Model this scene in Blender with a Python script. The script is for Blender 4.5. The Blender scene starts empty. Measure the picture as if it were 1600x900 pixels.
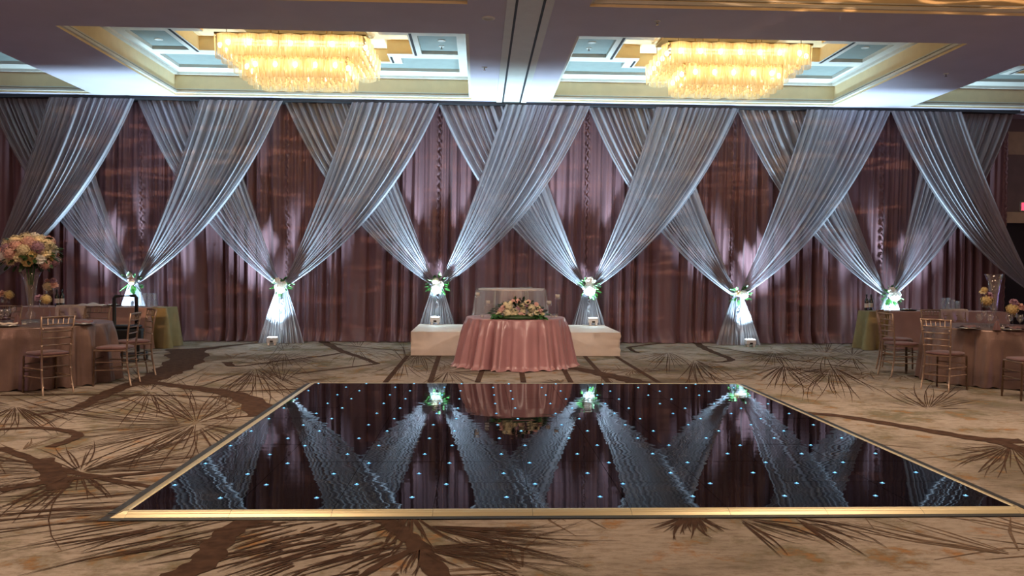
import bpy, bmesh, math, random
from mathutils import Vector, Matrix, noise
PI = math.pi
sc = bpy.context.scene
C = sc.collection
S, W = math.sin, math.cos

# ------------------------------------------------------------------ camera
H = 1.5
FPX, YAW, PIT, ROL = 1260.0, .0412, .0222, .0078
def cam_axes():
    cy, sy, cp, sp = W(YAW), S(YAW), W(PIT), S(PIT)
    F = Vector((sy*cp, cy*cp, -sp)); R = Vector((cy, -sy, 0)); U = R.cross(F)
    cr, sr = W(ROL), S(ROL)
    return F, cr*R+sr*U, -sr*R+cr*U
CF, CR, CU = cam_axes()
cd = bpy.data.cameras.new('camera'); cam = bpy.data.objects.new('camera', cd); C.objects.link(cam)
cam.matrix_world = Matrix(((CR.x, CU.x, -CF.x, 0), (CR.y, CU.y, -CF.y, 0), (CR.z, CU.z, -CF.z, H), (0, 0, 0, 1)))
cd.sensor_width = 36; cd.lens = FPX/1600*36; cd.clip_end = 100
sc.camera = cam
def at(x, y, Y=None, Z=None):
    """the point of the room seen at a photo pixel, on the plane y=Y or z=Z"""
    d = CF*FPX + CR*(x-800) + CU*(450-y)
    t = Y/d.y if Y is not None else (Z-H)/d.z
    return Vector((0, 0, H)) + d*t

# ------------------------------------------------------------------ materials
def new_mat(name):
    m = bpy.data.materials.new(name); m.use_nodes = True
    nt = m.node_tree; nt.nodes.clear()
    out = nt.nodes.new('ShaderNodeOutputMaterial')
    return m, nt, out
def N(nt, t, **kw):
    n = nt.nodes.new(t)
    for k, v in kw.items():
        if k in n.inputs: n.inputs[k].default_value = v
        else: setattr(n, k, v)
    return n
def rgba(c): return (c[0], c[1], c[2], 1)
def noise_node(nt, scale, detail=3, vec=(1, 1, 1), rough=.5, coord='Object', randomise=False):
    tc = N(nt, 'ShaderNodeTexCoord'); mp = N(nt, 'ShaderNodeMapping'); mp.inputs['Scale'].default_value = vec
    nt.links.new(tc.outputs[coord], mp.inputs['Vector'])
    if randomise:
        oi = N(nt, 'ShaderNodeObjectInfo'); mul = N(nt, 'ShaderNodeMath', operation='MULTIPLY'); mul.inputs[1].default_value = 57.
        cb = N(nt, 'ShaderNodeCombineXYZ')
        nt.links.new(oi.outputs['Random'], mul.inputs[0])
        for k in 'XYZ': nt.links.new(mul.outputs[0], cb.inputs[k])
        nt.links.new(cb.outputs[0], mp.inputs['Location'])
    nz = N(nt, 'ShaderNodeTexNoise', Scale=scale, Detail=detail, Roughness=rough)
    nt.links.new(mp.outputs[0], nz.inputs['Vector'])
    return nz
def ramp(nt, src, stops):
    r = N(nt, 'ShaderNodeValToRGB')
    e = r.color_ramp.elements
    while len(e) < len(stops): e.new(.5)
    for i, (p, c) in enumerate(stops): e[i].position = p; e[i].color = rgba(c)
    nt.links.new(src, r.inputs[0]); return r
def mat(name, col, rough=.6, metal=0, var=.12, scale=6, vec=(1, 1, 1), bump=0, bscale=None, bdist=.01, spec=.5, sheen=0, coat=0, col2=None, emit=None, estr=0, detail=3, randomise=False, ior=1.5):
    m, nt, out = new_mat(name)
    p = N(nt, 'ShaderNodeBsdfPrincipled', Roughness=rough, Metallic=metal)
    p.inputs['IOR'].default_value = ior
    p.inputs['Specular IOR Level'].default_value = spec
    p.inputs['Sheen Weight'].default_value = sheen
    p.inputs['Coat Weight'].default_value = coat
    nz = noise_node(nt, scale, detail, vec, randomise=randomise)
    a = [c*(1-var) for c in col]; b = col2 if col2 else [min(1, c*(1+var)) for c in col]
    r = ramp(nt, nz.outputs['Fac'], [(.35, a), (.65, b)])
    nt.links.new(r.outputs[0], p.inputs['Base Color'])
    if bump:
        nb = noise_node(nt, bscale or scale*4, 3, vec, randomise=randomise)
        bp = N(nt, 'ShaderNodeBump', Strength=bump, Distance=bdist)
        nt.links.new(nb.outputs['Fac'], bp.inputs['Height']); nt.links.new(bp.outputs[0], p.inputs['Normal'])
    if emit:
        p.inputs['Emission Color'].default_value = rgba(emit); p.inputs['Emission Strength'].default_value = estr
    nt.links.new(p.outputs[0], out.inputs[0])
    return m
M = {}
M['ceil'] = mat('ceiling_paint', (.50, .46, .54), .7, var=.03, scale=2)
M['cream'] = mat('cream_paint', (.74, .60, .36), .7, var=.03)
M['white_trim'] = mat('white_trim_paint', (.62, .62, .57), .45, var=.03)
M['panel_grey'] = mat('grey_green_panel', (.20, .24, .225), .6, var=.05)
M['slot'] = mat('dark_slot', (.012, .012, .015), .6)
M['wall'] = mat('mauve_wall', (.22, .17, .17), .8, var=.08, scale=3)
M['wall_band'] = mat('beige_wall_band', (.50, .40, .28), .7, var=.08)
M['dark_door'] = mat('dark_doorway', (.012, .01, .012), .6)
M['satin'] = mat('mauve_satin', (.165, .082, .092), .44, var=.05, scale=1.4, vec=(1, 1, .5), sheen=.05, spec=.4, bump=.15, bscale=30, bdist=.004)
M['rose_satin'] = mat('dusty_rose_satin', (.37, .18, .19), .30, var=.08, scale=3, sheen=.2, spec=.7)
M['riser'] = mat('ivory_cloth', (.80, .70, .62), .75, var=.04, bump=.3, bscale=5, bdist=.02)
M['pink_cloth'] = mat('pale_pink_cloth', (.40, .26, .23), .8, var=.05)
M['yellow_cloth'] = mat('olive_yellow_cloth', (.27, .215, .10), .8, var=.08)
M['napkin'] = mat('folded_linen', (.62, .52, .46), .8)
M['plum'] = mat('plum_cushion', (.17, .08, .085), .7, sheen=.3)
M['black'] = mat('black_rubber', (.006, .006, .007), .5)
M['white_plastic'] = mat('white_plastic', (.75, .75, .76), .35, var=.03)
M['chrome'] = mat('chrome', (.55, .53, .5), .12, metal=1, var=.05)
M['bronze'] = mat('bronze_metal', (.40, .26, .09), .35, metal=.9, var=.08)
M['gold_chair'] = mat('champagne_gold_lacquer', (.30, .205, .155), .32, metal=.55, var=.15, scale=20)
M['alu'] = mat('brushed_gold_aluminium', (.78, .66, .42), .38, metal=.75, var=.06, scale=3, vec=(.4, 30, 30))  # aluminium with its warm lighting tinted into the colour
M['alu2'] = mat('brushed_aluminium', (.52, .47, .42), .4, metal=.75, var=.06, scale=3, vec=(30, .4, 30))
M['bottle'] = mat('dark_green_bottle_glass', (.008, .012, .008), .06, spec=.8)
M['paper'] = mat('cream_label_paper', (.62, .56, .50), .7)
M['stem'] = mat('green_stem', (.05, .14, .03), .6)
M['leaf'] = mat('leaf_green', (.045, .16, .035), .5, var=.5, scale=14)
M['leaf_dark'] = mat('dark_leaf_green', (.02, .055, .012), .5, var=.5, scale=14)
M['ivory_petal'] = mat('ivory_petals', (.78, .68, .44), .6, var=.1, scale=30)
M['white_petal'] = mat('white_petals', (.88, .86, .80), .6, var=.05, scale=30)
M['blush_petal'] = mat('blush_petals', (.70, .42, .36), .6, var=.12, scale=30)
M['lilac_petal'] = mat('lilac_petals', (.38, .22, .30), .6, var=.15, scale=30)
M['yellow_petal'] = mat('pale_yellow_petals', (.66, .50, .22), .6, var=.1, scale=30)
M['wax'] = mat('candle_wax', (.9, .85, .75), .5, var=.03)
M['flame'] = mat('candle_flame', (1, .7, .3), .5, emit=(1, .6, .25), estr=6)
M['food'] = mat('dark_tray', (.04, .03, .03), .4)
M['red_sign'] = mat('red_lit_sign', (.6, .02, .03), .5, emit=(1, .04, .08), estr=3)
M['bulb'] = mat('warm_bulb', (1, .8, .5), .5, emit=(1, .78, .42), estr=26)
M['lens'] = mat('uplight_lens', (1, 1, 1), .5, emit=(.75, .93, 1), estr=40)
M['star'] = mat('blue_star_diode', (.2, .6, 1), .5, emit=(.0, .12, .55), estr=.5)  # bloom around each star, built as a faintly glowing blue ring
M['star_core'] = mat('blue_star_core', (.5, .9, 1), .5, emit=(.10, .58, 1), estr=3.2)

def glass_mat(name, tint=(1, 1, 1), refl=.10, rough=.04):
    m, nt, out = new_mat(name)
    tr = N(nt, 'ShaderNodeBsdfTransparent', Color=rgba(tint)); gl = N(nt, 'ShaderNodeBsdfGlossy', Roughness=rough)
    lw = N(nt, 'ShaderNodeLayerWeight', Blend=.5); fr = N(nt, 'ShaderNodeMath', operation='POWER'); fr.inputs[1].default_value = 4
    nt.links.new(lw.outputs['Facing'], fr.inputs[0]); add = N(nt, 'ShaderNodeMath', operation='MULTIPLY_ADD'); add.inputs[1].default_value = .75; add.inputs[2].default_value = refl
    mx = N(nt, 'ShaderNodeMixShader')
    nt.links.new(fr.outputs[0], add.inputs[0]); nt.links.new(add.outputs[0], mx.inputs[0])
    nt.links.new(tr.outputs[0], mx.inputs[1]); nt.links.new(gl.outputs[0], mx.inputs[2]); nt.links.new(mx.outputs[0], out.inputs[0])
    return m
M['glass'] = glass_mat('clear_glass')
M['acrylic'] = glass_mat('clear_acrylic', refl=.08)

def sheer_mat(name, col, alpha, trans=.45, vec=(1, 1, 1), gloss=.12, grough=.35, scale=60, var=.06, gather=None):
    m, nt, out = new_mat(name)
    nz = noise_node(nt, scale, 2, vec)
    r = ramp(nt, nz.outputs['Fac'], [(.3, [c*(1-var) for c in col]), (.7, [min(1, c*(1+var)) for c in col])])
    df = N(nt, 'ShaderNodeBsdfDiffuse'); tl = N(nt, 'ShaderNodeBsdfTranslucent'); gl = N(nt, 'ShaderNodeBsdfGlossy', Roughness=grough)
    tr = N(nt, 'ShaderNodeBsdfTransparent')
    for n in (df, tl, gl): nt.links.new(r.outputs[0], n.inputs['Color'])
    m1 = N(nt, 'ShaderNodeMixShader'); m1.inputs[0].default_value = trans
    m2 = N(nt, 'ShaderNodeMixShader'); m2.inputs[0].default_value = gloss
    m3 = N(nt, 'ShaderNodeMixShader'); m3.inputs[0].default_value = alpha
    L = nt.links.new
    if gather:
        ga = N(nt, 'ShaderNodeAttribute', attribute_name='gather'); mr = N(nt, 'ShaderNodeMapRange')
        mr.inputs['To Min'].default_value = gather[0]; mr.inputs['To Max'].default_value = gather[1]
        L(ga.outputs['Fac'], mr.inputs['Value']); L(mr.outputs[0], m3.inputs[0])
    L(df.outputs[0], m1.inputs[1]); L(tl.outputs[0], m1.inputs[2])
    L(m1.outputs[0], m2.inputs[1]); L(gl.outputs[0], m2.inputs[2])
    L(tr.outputs[0], m3.inputs[1]); L(m2.outputs[0], m3.inputs[2]); L(m3.outputs[0], out.inputs[0])
    return m
M['sheer'] = sheer_mat('silver_grey_sheer', (.50, .49, .53), .82, trans=.42, gloss=.14, scale=14, vec=(1, 1, .3), gather=(.52, .97))
M['overlay'] = sheer_mat('clear_sparkle_overlay', (.82, .72, .66), .22, trans=.4, gloss=.35)

def crystal_mat():
    m, nt, out = new_mat('lit_crystal_rods')
    nz = noise_node(nt, 40, 2, (1, 1, .12))
    r = ramp(nt, nz.outputs['Fac'], [(.35, (.88, .62, .28)), (.65, (1, .88, .56))])
    tl = N(nt, 'ShaderNodeBsdfTranslucent'); tr = N(nt, 'ShaderNodeBsdfTransparent'); gl = N(nt, 'ShaderNodeBsdfGlossy', Roughness=.1)
    em = N(nt, 'ShaderNodeEmission', Strength=.12)
    L = nt.links.new
    L(r.outputs[0], tl.inputs[0]); L(r.outputs[0], em.inputs[0])
    m1 = N(nt, 'ShaderNodeMixShader'); m1.inputs[0].default_value = .42
    m2 = N(nt, 'ShaderNodeMixShader'); m2.inputs[0].default_value = .15
    ad = N(nt, 'ShaderNodeAddShader')
    L(tl.outputs[0], m1.inputs[1]); L(tr.outputs[0], m1.inputs[2]); L(m1.outputs[0], m2.inputs[1]); L(gl.outputs[0], m2.inputs[2])
    L(m2.outputs[0], ad.inputs[0]); L(em.outputs[0], ad.inputs[1]); L(ad.outputs[0], out.inputs[0])
    return m
M['crystal'] = crystal_mat()

def sequin_mat(name, col, dark):
    m, nt, out = new_mat(name)
    p = N(nt, 'ShaderNodeBsdfPrincipled', Roughness=.38, Metallic=.35)
    tc = N(nt, 'ShaderNodeTexCoord'); vo = N(nt, 'ShaderNodeTexVoronoi', Scale=70)
    L = nt.links.new
    L(tc.outputs['Object'], vo.inputs['Vector'])
    nz = noise_node(nt, 2.2, 3)
    r = ramp(nt, nz.outputs['Fac'], [(.35, dark), (.65, col)]); L(r.outputs[0], p.inputs['Base Color'])
    bp = N(nt, 'ShaderNodeBump', Strength=.7, Distance=.02); L(vo.outputs['Color'], bp.inputs['Height']); L(bp.outputs[0], p.inputs['Normal'])
    L(p.outputs[0], out.inputs[0]); return m
M['sequin'] = sequin_mat('blush_sequin_fabric', (.29, .19, .165), (.155, .10, .09))
M['sequin_cap'] = sequin_mat('silver_sequin_fabric', (.75, .66, .62), (.30, .22, .22))

def gloss_panel_mat():
    m, nt, out = new_mat('black_gloss_acrylic')
    p = N(nt, 'ShaderNodeBsdfPrincipled', Roughness=.015, **{'Base Color': (.0035, .0035, .006, 1)})
    p.inputs['IOR'].default_value = 1.27
    nz = noise_node(nt, 4.6, 1.6, (.5, 1.4, 1), randomise=True)
    bp = N(nt, 'ShaderNodeBump', Strength=.6, Distance=.0014)
    nt.links.new(nz.outputs['Fac'], bp.inputs['Height']); nt.links.new(bp.outputs[0], p.inputs['Normal'])
    nt.links.new(p.outputs[0], out.inputs[0]); return m
M['gloss'] = gloss_panel_mat()

def carpet_mat():
    m, nt, out = new_mat('patterned_carpet')
    L = nt.links.new
    p = N(nt, 'ShaderNodeBsdfPrincipled', Roughness=.95); p.inputs['Specular IOR Level'].default_value = .1
    big = noise_node(nt, .55, 4, (1, 1.1, 1), .6)
    fine = noise_node(nt, 3.0, 6, (1, 1, 1), .72)
    streak = noise_node(nt, 3.6, 6, (2.2, 6, 1), .75)
    base = ramp(nt, big.outputs['Fac'], [(.36, (.20, .165, .13)), (.46, (.34, .285, .24)), (.62, (.40, .335, .285))])
    rust = ramp(nt, fine.outputs['Fac'], [(.56, (0, 0, 0)), (.70, (1, 1, 1))])
    mid = noise_node(nt, 1.5, 6, (1, 1, 1), .68); oliv = ramp(nt, mid.outputs['Fac'], [(.50, (0, 0, 0)), (.60, (1, 1, 1))])
    mo = N(nt, 'ShaderNodeMix', data_type='RGBA'); L(oliv.outputs[0], mo.inputs[0]); L(base.outputs[0], mo.inputs[6]); mo.inputs[7].default_value = (.20, .175, .125, 1)
    mx = N(nt, 'ShaderNodeMix', data_type='RGBA'); L(rust.outputs[0], mx.inputs[0]); L(mo.outputs[2], mx.inputs[6]); mx.inputs[7].default_value = (.36, .17, .065, 1)
    st = ramp(nt, streak.outputs['Fac'], [(.38, (.66, .62, .60)), (.54, (1, 1, 1))])
    m2 = N(nt, 'ShaderNodeMix', data_type='RGBA', blend_type='MULTIPLY'); m2.inputs[0].default_value = .85
    L(mx.outputs[2], m2.inputs[6]); L(st.outputs[0], m2.inputs[7]); L(m2.outputs[2], p.inputs['Base Color'])
    pile = noise_node(nt, 220, 2); bp = N(nt, 'ShaderNodeBump', Strength=.5, Distance=.004); L(pile.outputs['Fac'], bp.inputs['Height']); L(bp.outputs[0], p.inputs['Normal'])
    L(p.outputs[0], out.inputs[0]); return m
M['carpet'] = carpet_mat()
M['ink'] = mat('dark_brown_carpet_pile', (.072, .040, .028), .95, var=.25, scale=12, spec=.1)
M['ink2'] = mat('mid_brown_carpet_pile', (.155, .105, .075), .95, var=.25, scale=12, spec=.1)

# ------------------------------------------------------------------ mesh helpers
class MB:
    def __init__(s): s.v = []; s.f = []; s.m = []
    def add(s, vs, fs, mi=0):
        o = len(s.v); s.v += [tuple(v) for v in vs]; s.f += [tuple(i+o for i in f) for f in fs]; s.m += [mi]*len(fs)
    def box(s, x0, x1, y0, y1, z0, z1, mi=0):
        s.add([(x0, y0, z0), (x1, y0, z0), (x1, y1, z0), (x0, y1, z0), (x0, y0, z1), (x1, y0, z1), (x1, y1, z1), (x0, y1, z1)],
              [(0, 3, 2, 1), (4, 5, 6, 7), (0, 1, 5, 4), (1, 2, 6, 5), (2, 3, 7, 6), (3, 0, 4, 7)], mi)
    def quad(s, a, b, c, d, mi=0): s.add([a, b, c, d], [(0, 1, 2, 3)], mi)
    def tube(s, pts, rad, n=8, mi=0, cap=True):
        pts = [Vector(p) for p in pts]; k = len(pts)
        rr = rad if isinstance(rad, (list, tuple)) else [rad]*k
        vs = []; ref = None
        for i, p in enumerate(pts):
            t = (pts[min(i+1, k-1)] - pts[max(i-1, 0)]).normalized()
            if ref is None: ref = Vector((0, 0, 1)) if abs(t.z) < .9 else Vector((1, 0, 0))
            a = t.cross(ref).normalized(); b = a.cross(t).normalized()
            for j in range(n):
                q = 2*PI*j/n; vs.append(p + (a*W(q) + b*S(q))*rr[i])
        fs = [(i*n+j, i*n+(j+1) % n, (i+1)*n+(j+1) % n, (i+1)*n+j) for i in range(k-1) for j in range(n)]
        if cap: fs += [tuple(range(n)), tuple(range((k-1)*n, k*n))]
        s.add(vs, fs, mi)
    def lathe(s, prof, n=20, c=(0, 0, 0), mi=0):
        k = len(prof); vs = [(c[0]+r*W(2*PI*j/n), c[1]+r*S(2*PI*j/n), c[2]+z) for r, z in prof for j in range(n)]
        s.add(vs, [(i*n+j, i*n+(j+1) % n, (i+1)*n+(j+1) % n, (i+1)*n+j) for i in range(k-1) for j in range(n)], mi)
    def sphere(s, c, r, n=10, k=6, sc_=(1, 1, 1), mi=0):
        prof = [(max(1e-4, S(PI*i/k)), -W(PI*i/k)) for i in range(k+1)]
        vs = [(c[0]+r*sc_[0]*p*W(2*PI*j/n), c[1]+r*sc_[1]*p*S(2*PI*j/n), c[2]+r*sc_[2]*z) for p, z in prof for j in range(n)]
        s.add(vs, [(i*n+j, i*n+(j+1) % n, (i+1)*n+(j+1) % n, (i+1)*n+j) for i in range(k) for j in range(n)], mi)
    def grid(s, fn, nu, nv, mi=0):
        vs = [fn(i/nu, j/nv) for j in range(nv+1) for i in range(nu+1)]; w = nu+1
        s.add(vs, [(j*w+i, j*w+i+1, (j+1)*w+i+1, (j+1)*w+i) for j in range(nv) for i in range(nu)], mi)
    def build(s, name, mats, parent=None, smooth=False, loc=None, bevel=0):
        me = bpy.data.meshes.new(name); me.from_pydata(s.v, [], s.f)
        if not isinstance(mats, (list, tuple)): mats = [mats]
        for m in mats: me.materials.append(m)
        me.polygons.foreach_set('material_index', s.m)
        if smooth: me.polygons.foreach_set('use_smooth', [True]*len(s.f))
        me.update()
        o = bpy.data.objects.new(name, me); C.objects.link(o)
        if parent: o.parent = parent
        if loc: o.location = loc
        if bevel:
            b = o.modifiers.new('soft_edges', 'BEVEL'); b.width = bevel; b.segments = 2; b.limit_method = 'ANGLE'
        return o
def tag(o, label, cat, group=None, kind=None):
    if label: o['label'] = label
    if cat: o['category'] = cat
    if group: o['group'] = group
    if kind: o['kind'] = kind
    return o
def struct(o): o['kind'] = 'structure'; return o
def thing(name, label, cat, loc=(0, 0, 0), rz=0, group=None):
    o = bpy.data.objects.new(name, None); C.objects.link(o); o.empty_display_size = .1
    o.location = loc; o.rotation_euler = (0, 0, rz); return tag(o, label, cat, group)
def dup(root, loc, rz=0, label=None, group=None, scale=None):
    r = root.copy(); C.objects.link(r); r.location = loc; r.rotation_euler = (0, 0, rz)
    if scale: r.scale = scale
    if label: r['label'] = label
    if group: r['group'] = group
    for ch in list(root.children):
        c = ch.copy(); C.objects.link(c); c.parent = r
        for g in list(ch.children):
            d = g.copy(); C.objects.link(d); d.parent = c
    return r
def light(kind, loc, energy, color, target=None, size=.3, angle=None, blend=.5, size_y=None):
    l = bpy.data.lights.new('lamp_light', kind); l.energy = energy; l.color = color
    if kind == 'AREA':
        l.size = size
        if size_y: l.shape = 'RECTANGLE'; l.size_y = size_y
    else: l.shadow_soft_size = size
    if kind == 'SPOT': l.spot_size = angle; l.spot_blend = blend
    o = bpy.data.objects.new('room_light', l); C.objects.link(o); o.location = loc
    if target is not None: o.rotation_euler = (Vector(target)-Vector(loc)).to_track_quat('-Z', 'Y').to_euler()
    return o

# ------------------------------------------------------------------ room shell
ZC = 4.9; ZU = 5.34; YB = 17.3
XL, XR, YF = -13.9, 14.8, -6.0
# floor: carpet with the woven branch and needle pattern as pile of its own in the same mesh
fl = MB(); fl.quad((XL, YF, 0), (XR, YF, 0), (XR, YB, 0), (XL, YB, 0), 0)
random.seed(5)
DX0, DY0, DS = -2.10, 4.947, 5.4864
zc = [0]
def stroke(pts, w, mi=1, z=None):
    """a flat tapering band of pile; w = list of half widths"""
    zc[0] += 1; zz = (.0032 if mi == 1 else .0008) + (zc[0]*37 % 53)*4.5e-5
    k = len(pts); vs = []
    for i, p in enumerate(pts):
        t = (pts[min(i+1, k-1)] - pts[max(i-1, 0)]); t.z = 0
        if t.length < 1e-6: t = Vector((1, 0, 0))
        t.normalize(); nrm = Vector((-t.y, t.x, 0)); h = w[i] if isinstance(w, (list, tuple)) else w
        a = p+nrm*h; b = p-nrm*h; vs += [(a.x, a.y, zz), (b.x, b.y, zz)]
    fl.add(vs, [(2*i, 2*i+1, 2*i+3, 2*i+2) for i in range(k-1)], mi)
def smooth_path(P, n=6):
    out = []
    for i in range(len(P)-1):
        p0 = P[max(i-1, 0)]; p1 = P[i]; p2 = P[i+1]; p3 = P[min(i+2, len(P)-1)]
        for j in range(n):
            t = j/n; t2 = t*t; t3 = t2*t
            out.append(.5*((2*p1)+(p2-p0)*t+(2*p0-5*p1+4*p2-p3)*t2+(3*p1-p0-3*p2+p3)*t3))
    out.append(P[-1].copy()); return out
def branch(px, w0, w1, mi=1):
    P = smooth_path([at(x, y, Z=0) for x, y in px]); k = len(P)
    stroke(P, [(w0+(w1-w0)*i/(k-1))*(1+.16*S(i*1.7)) for i in range(k)], mi)
def burst(px, n, r, a0=0, a1=360, mi=1, w=.0062, bend=.35, asp=.46):
    c = at(px[0], px[1], Z=0); R = r*FPX/c.y
    n = int(n*1.35)
    for i in range(n):
        a = math.radians(a0+(a1-a0)*(i+random.random()*.9)/n); L = R*random.uniform(.5, 1.08); b = random.uniform(-bend, bend)
        st = random.uniform(.04, .25)*L; pts = []
        for j in range(6):
            t = st+(L-st)*j/5; q = a+b*(t/R)**1.5
            pts.append(at(px[0]+t*W(q), px[1]-asp*t*S(q), Z=0))
        ww = w*random.uniform(.6, 1.2); stroke(pts, [ww*.4, ww*.9, ww, ww*.85, ww*.6, ww*.2], mi)
# thick branches (photo positions on the floor plane)
branch([(402, 536), (345, 542), (300, 549), (276, 557)], .05, .26)
branch([(292, 545), (293, 560), (270, 577), (246, 588), (210, 602)], .34, .16)
branch([(230, 594), (190, 606), (155, 621), (120, 638), (85, 644), (48, 650)], .13, .03)
branch([(225, 595), (260, 601), (300, 606), (354, 614), (392, 627), (413, 650)], .07, .17)
branch([(369, 612), (430, 610), (480, 608)], .03, .04)
branch([(276, 551), (230, 553), (190, 557)], .06, .03)
branch([(0, 671), (60, 669), (105, 674), (122, 680), (110, 688), (78, 699)], .045, .05)
branch([(0, 618), (120, 617), (240, 618), (380, 621)], .03, .025)
branch([(0, 700), (45, 716), (80, 730), (130, 742), (180, 752), (236, 761)], .045, .03)
branch([(0, 767), (60, 757), (110, 749), (170, 745), (235, 739), (285, 733)], .05, .03)
branch([(62, 718), (78, 735), (92, 765)], .09, .07)
branch([(330, 655), (395, 650), (425, 645)], .02, .03)
branch([(505, 534), (520, 542), (537, 550), (565, 559), (590, 569)], .10, .05)
branch([(545, 550), (500, 557), (440, 564), (380, 572), (355, 572)], .05, .03)
branch([(512, 537), (570, 543), (632, 549)], .04, .02)
branch([(588, 569), (530, 576), (457, 585)], .05, .03)
branch([(355, 566), (362, 572), (385, 572)], .08, .03)
branch([(862, 574), (905, 577), (946, 586), (975, 592), (1000, 599)], .12, .17)
branch([(1087, 535), (1100, 544), (1116, 551), (1141, 561), (1135, 565), (1111, 566)], .09, .05)
branch([(982, 543), (1030, 537), (1087, 535)], .07, .05)
branch([(982, 543), (990, 549), (1000, 552)], .05, .03)
branch([(1100, 541), (1150, 548), (1243, 563), (1350, 577)], .035, .03)
branch([(1252, 645), (1310, 650), (1380, 661), (1450, 673), (1530, 686), (1600, 690)], .075, .11)
branch([(1530, 686), (1570, 694), (1620, 712)], .10, .06)
branch([(420, 811), (372, 822), (340, 850), (318, 880), (270, 905)], .075, .085)
branch([(598, 811), (628, 832), (655, 856), (690, 905)], .055, .06)
branch([(655, 856), (600, 880), (560, 905)], .03, .02)
for x0, y0, x1, y1 in [(637, 556, 602, 598), (686, 556, 672, 598), (757, 570, 746, 598), (813, 570, 818, 598), (877, 570, 892, 598), (913, 556, 951, 598), (960, 556, 1029, 598)]:
    stroke([at(x0, y0, Z=0), at(x1, y1, Z=0)], .038)
# needle bursts
for b in [((306, 662), 44, 1.15, 0, 360), ((306, 662), 26, 2.1, 165, 215), ((235, 611), 34, 1.0, 0, 360), ((235, 611), 18, 1.9, 180, 215), ((399, 575), 34, 1.5, 180, 360), ((399, 575), 10, 1.3, 0, 60),
          ((444, 550), 24, 1.2, 0, 360), ((25, 635), 30, .8, 150, 390), ((125, 738), 26, .52, 0, 360), ((125, 738), 30, 1.6, 0, 40), ((130, 735), 16, 1.7, 160, 200),
          ((125, 738), 16, 1.2, 195, 250), ((632, 566), 22, .8, 0, 360), ((655, 551), 16, .9, 200, 350), ((560, 545), 18, .8, 0, 360), ((700, 580), 16, .8, 180, 360), ((440, 598), 10, .7, 30, 160),
          ((1044, 550), 22, .9, 180, 360), ((1085, 562), 28, 1.3, 250, 375), ((1225, 570), 30, 1.2, 180, 360), ((1300, 573), 30, 1.2, 180, 360), ((1290, 553), 22, 1.0, 0, 360), ((1332, 557), 20, .6, 0, 360),
          ((1210, 548), 20, 1.0, 180, 360), ((1580, 696), 26, .62, 180, 360), ((1450, 640), 18, .7, 0, 180), ((640, 800), 22, .62, 205, 300), ((655, 856), 34, .95, 330, 372, 1, .0036),
          ((655, 856), 16, .4, 180, 330), ((660, 822), 18, 1.1, 330, 358), ((1080, 801), 26, .36, 225, 315), ((1150, 809), 10, .75, 295, 350), ((1240, 809), 9, .7, 300, 350)]:
    burst(*b)
for k in range(75):   # the dense fan of long needles in front of the dance floor
    x = random.uniform(190, 640); y = random.uniform(812, 860)
    p = at(x, y, Z=0); a = math.radians(random.gauss(213, 9)); L = random.uniform(.25, .75)
    stroke([p, p+Vector((W(a), S(a), 0))*L*.5, p+Vector((W(a+.06), S(a+.06), 0))*L], [.004, .008, .002])
for k in range(34):
    x = random.uniform(420, 640); y = random.uniform(815, 900)
    p = at(x, y, Z=0); a = math.radians(random.gauss(232, 14)); L = random.uniform(.1, .4)
    stroke([p, p+Vector((W(a), S(a), 0))*L], [.010, .003])
for k in range(34):    # long needles running outwards past the dance floor's near corner
    x = random.uniform(150, 300); y = random.uniform(740, 815)
    p = at(x, y, Z=0); a = math.radians(random.gauss(195, 7)); L = random.uniform(.5, 1.5)
    stroke([p, p+Vector((W(a), S(a), 0))*L*.5, p+Vector((W(a+.05), S(a+.05), 0))*L], [.003, .007, .002])
# faint bursts of the mid-brown pile all over
random.seed(11)
for k in range(95):
    X = random.uniform(-9, 10.5); Y = random.uniform(2.5, 16)
    n = random.randint(12, 30); r = random.uniform(.5, 1.5); c0 = random.uniform(0, 360)
    for i in range(n):
        a = math.radians(c0+random.uniform(0, 200)); L = r*random.uniform(.4, 1); b = random.uniform(-.3, .3)
        p = Vector((X, Y, 0)); stroke([p+Vector((W(a), S(a), 0))*L*.12, p+Vector((W(a+b*.3), S(a+b*.3), 0))*L*.55, p+Vector((W(a+b), S(a+b), 0))*L], [.004, .010, .002], 2)
struct(fl.build('floor', [M['carpet'], M['ink'], M['ink2']]))

cols = [(-13.4, -7.62), (-6.0, -.17), (1.40, 7.2), (8.78, 14.5)]
rows = [(11.72, 16.22), (5.95, 10.42), (.15, 4.65), (-5.5, -1.15)]
cm = MB()
xs = sorted({XL, XR, *[v for c in cols for v in c]}); ys = sorted({YF, YB, *[v for r in rows for v in r]})
for i in range(len(xs)-1):
    for j in range(len(ys)-1):
        if any(abs(xs[i]-c[0]) < 1e-6 for c in cols) and any(abs(ys[j]-r[0]) < 1e-6 for r in rows): continue
        cm.quad((xs[i], ys[j], ZC), (xs[i], ys[j+1], ZC), (xs[i+1], ys[j+1], ZC), (xs[i+1], ys[j], ZC), 0)
tn = [0]
def trim(mb, m, bevel=0):
    tn[0] += 1; return struct(mb.build('trim_%d' % tn[0], m, bevel=bevel))
def ring(mb, x0, x1, y0, y1, w, z0, z1, mi=0):
    mb.box(x0, x1, y0, y0+w, z0, z1, mi); mb.box(x0, x1, y1-w, y1, z0, z1, mi)
    mb.box(x0, x0+w, y0+w, y1-w, z0, z1, mi); mb.box(x1-w, x1, y0+w, y1-w, z0, z1, mi)
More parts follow.
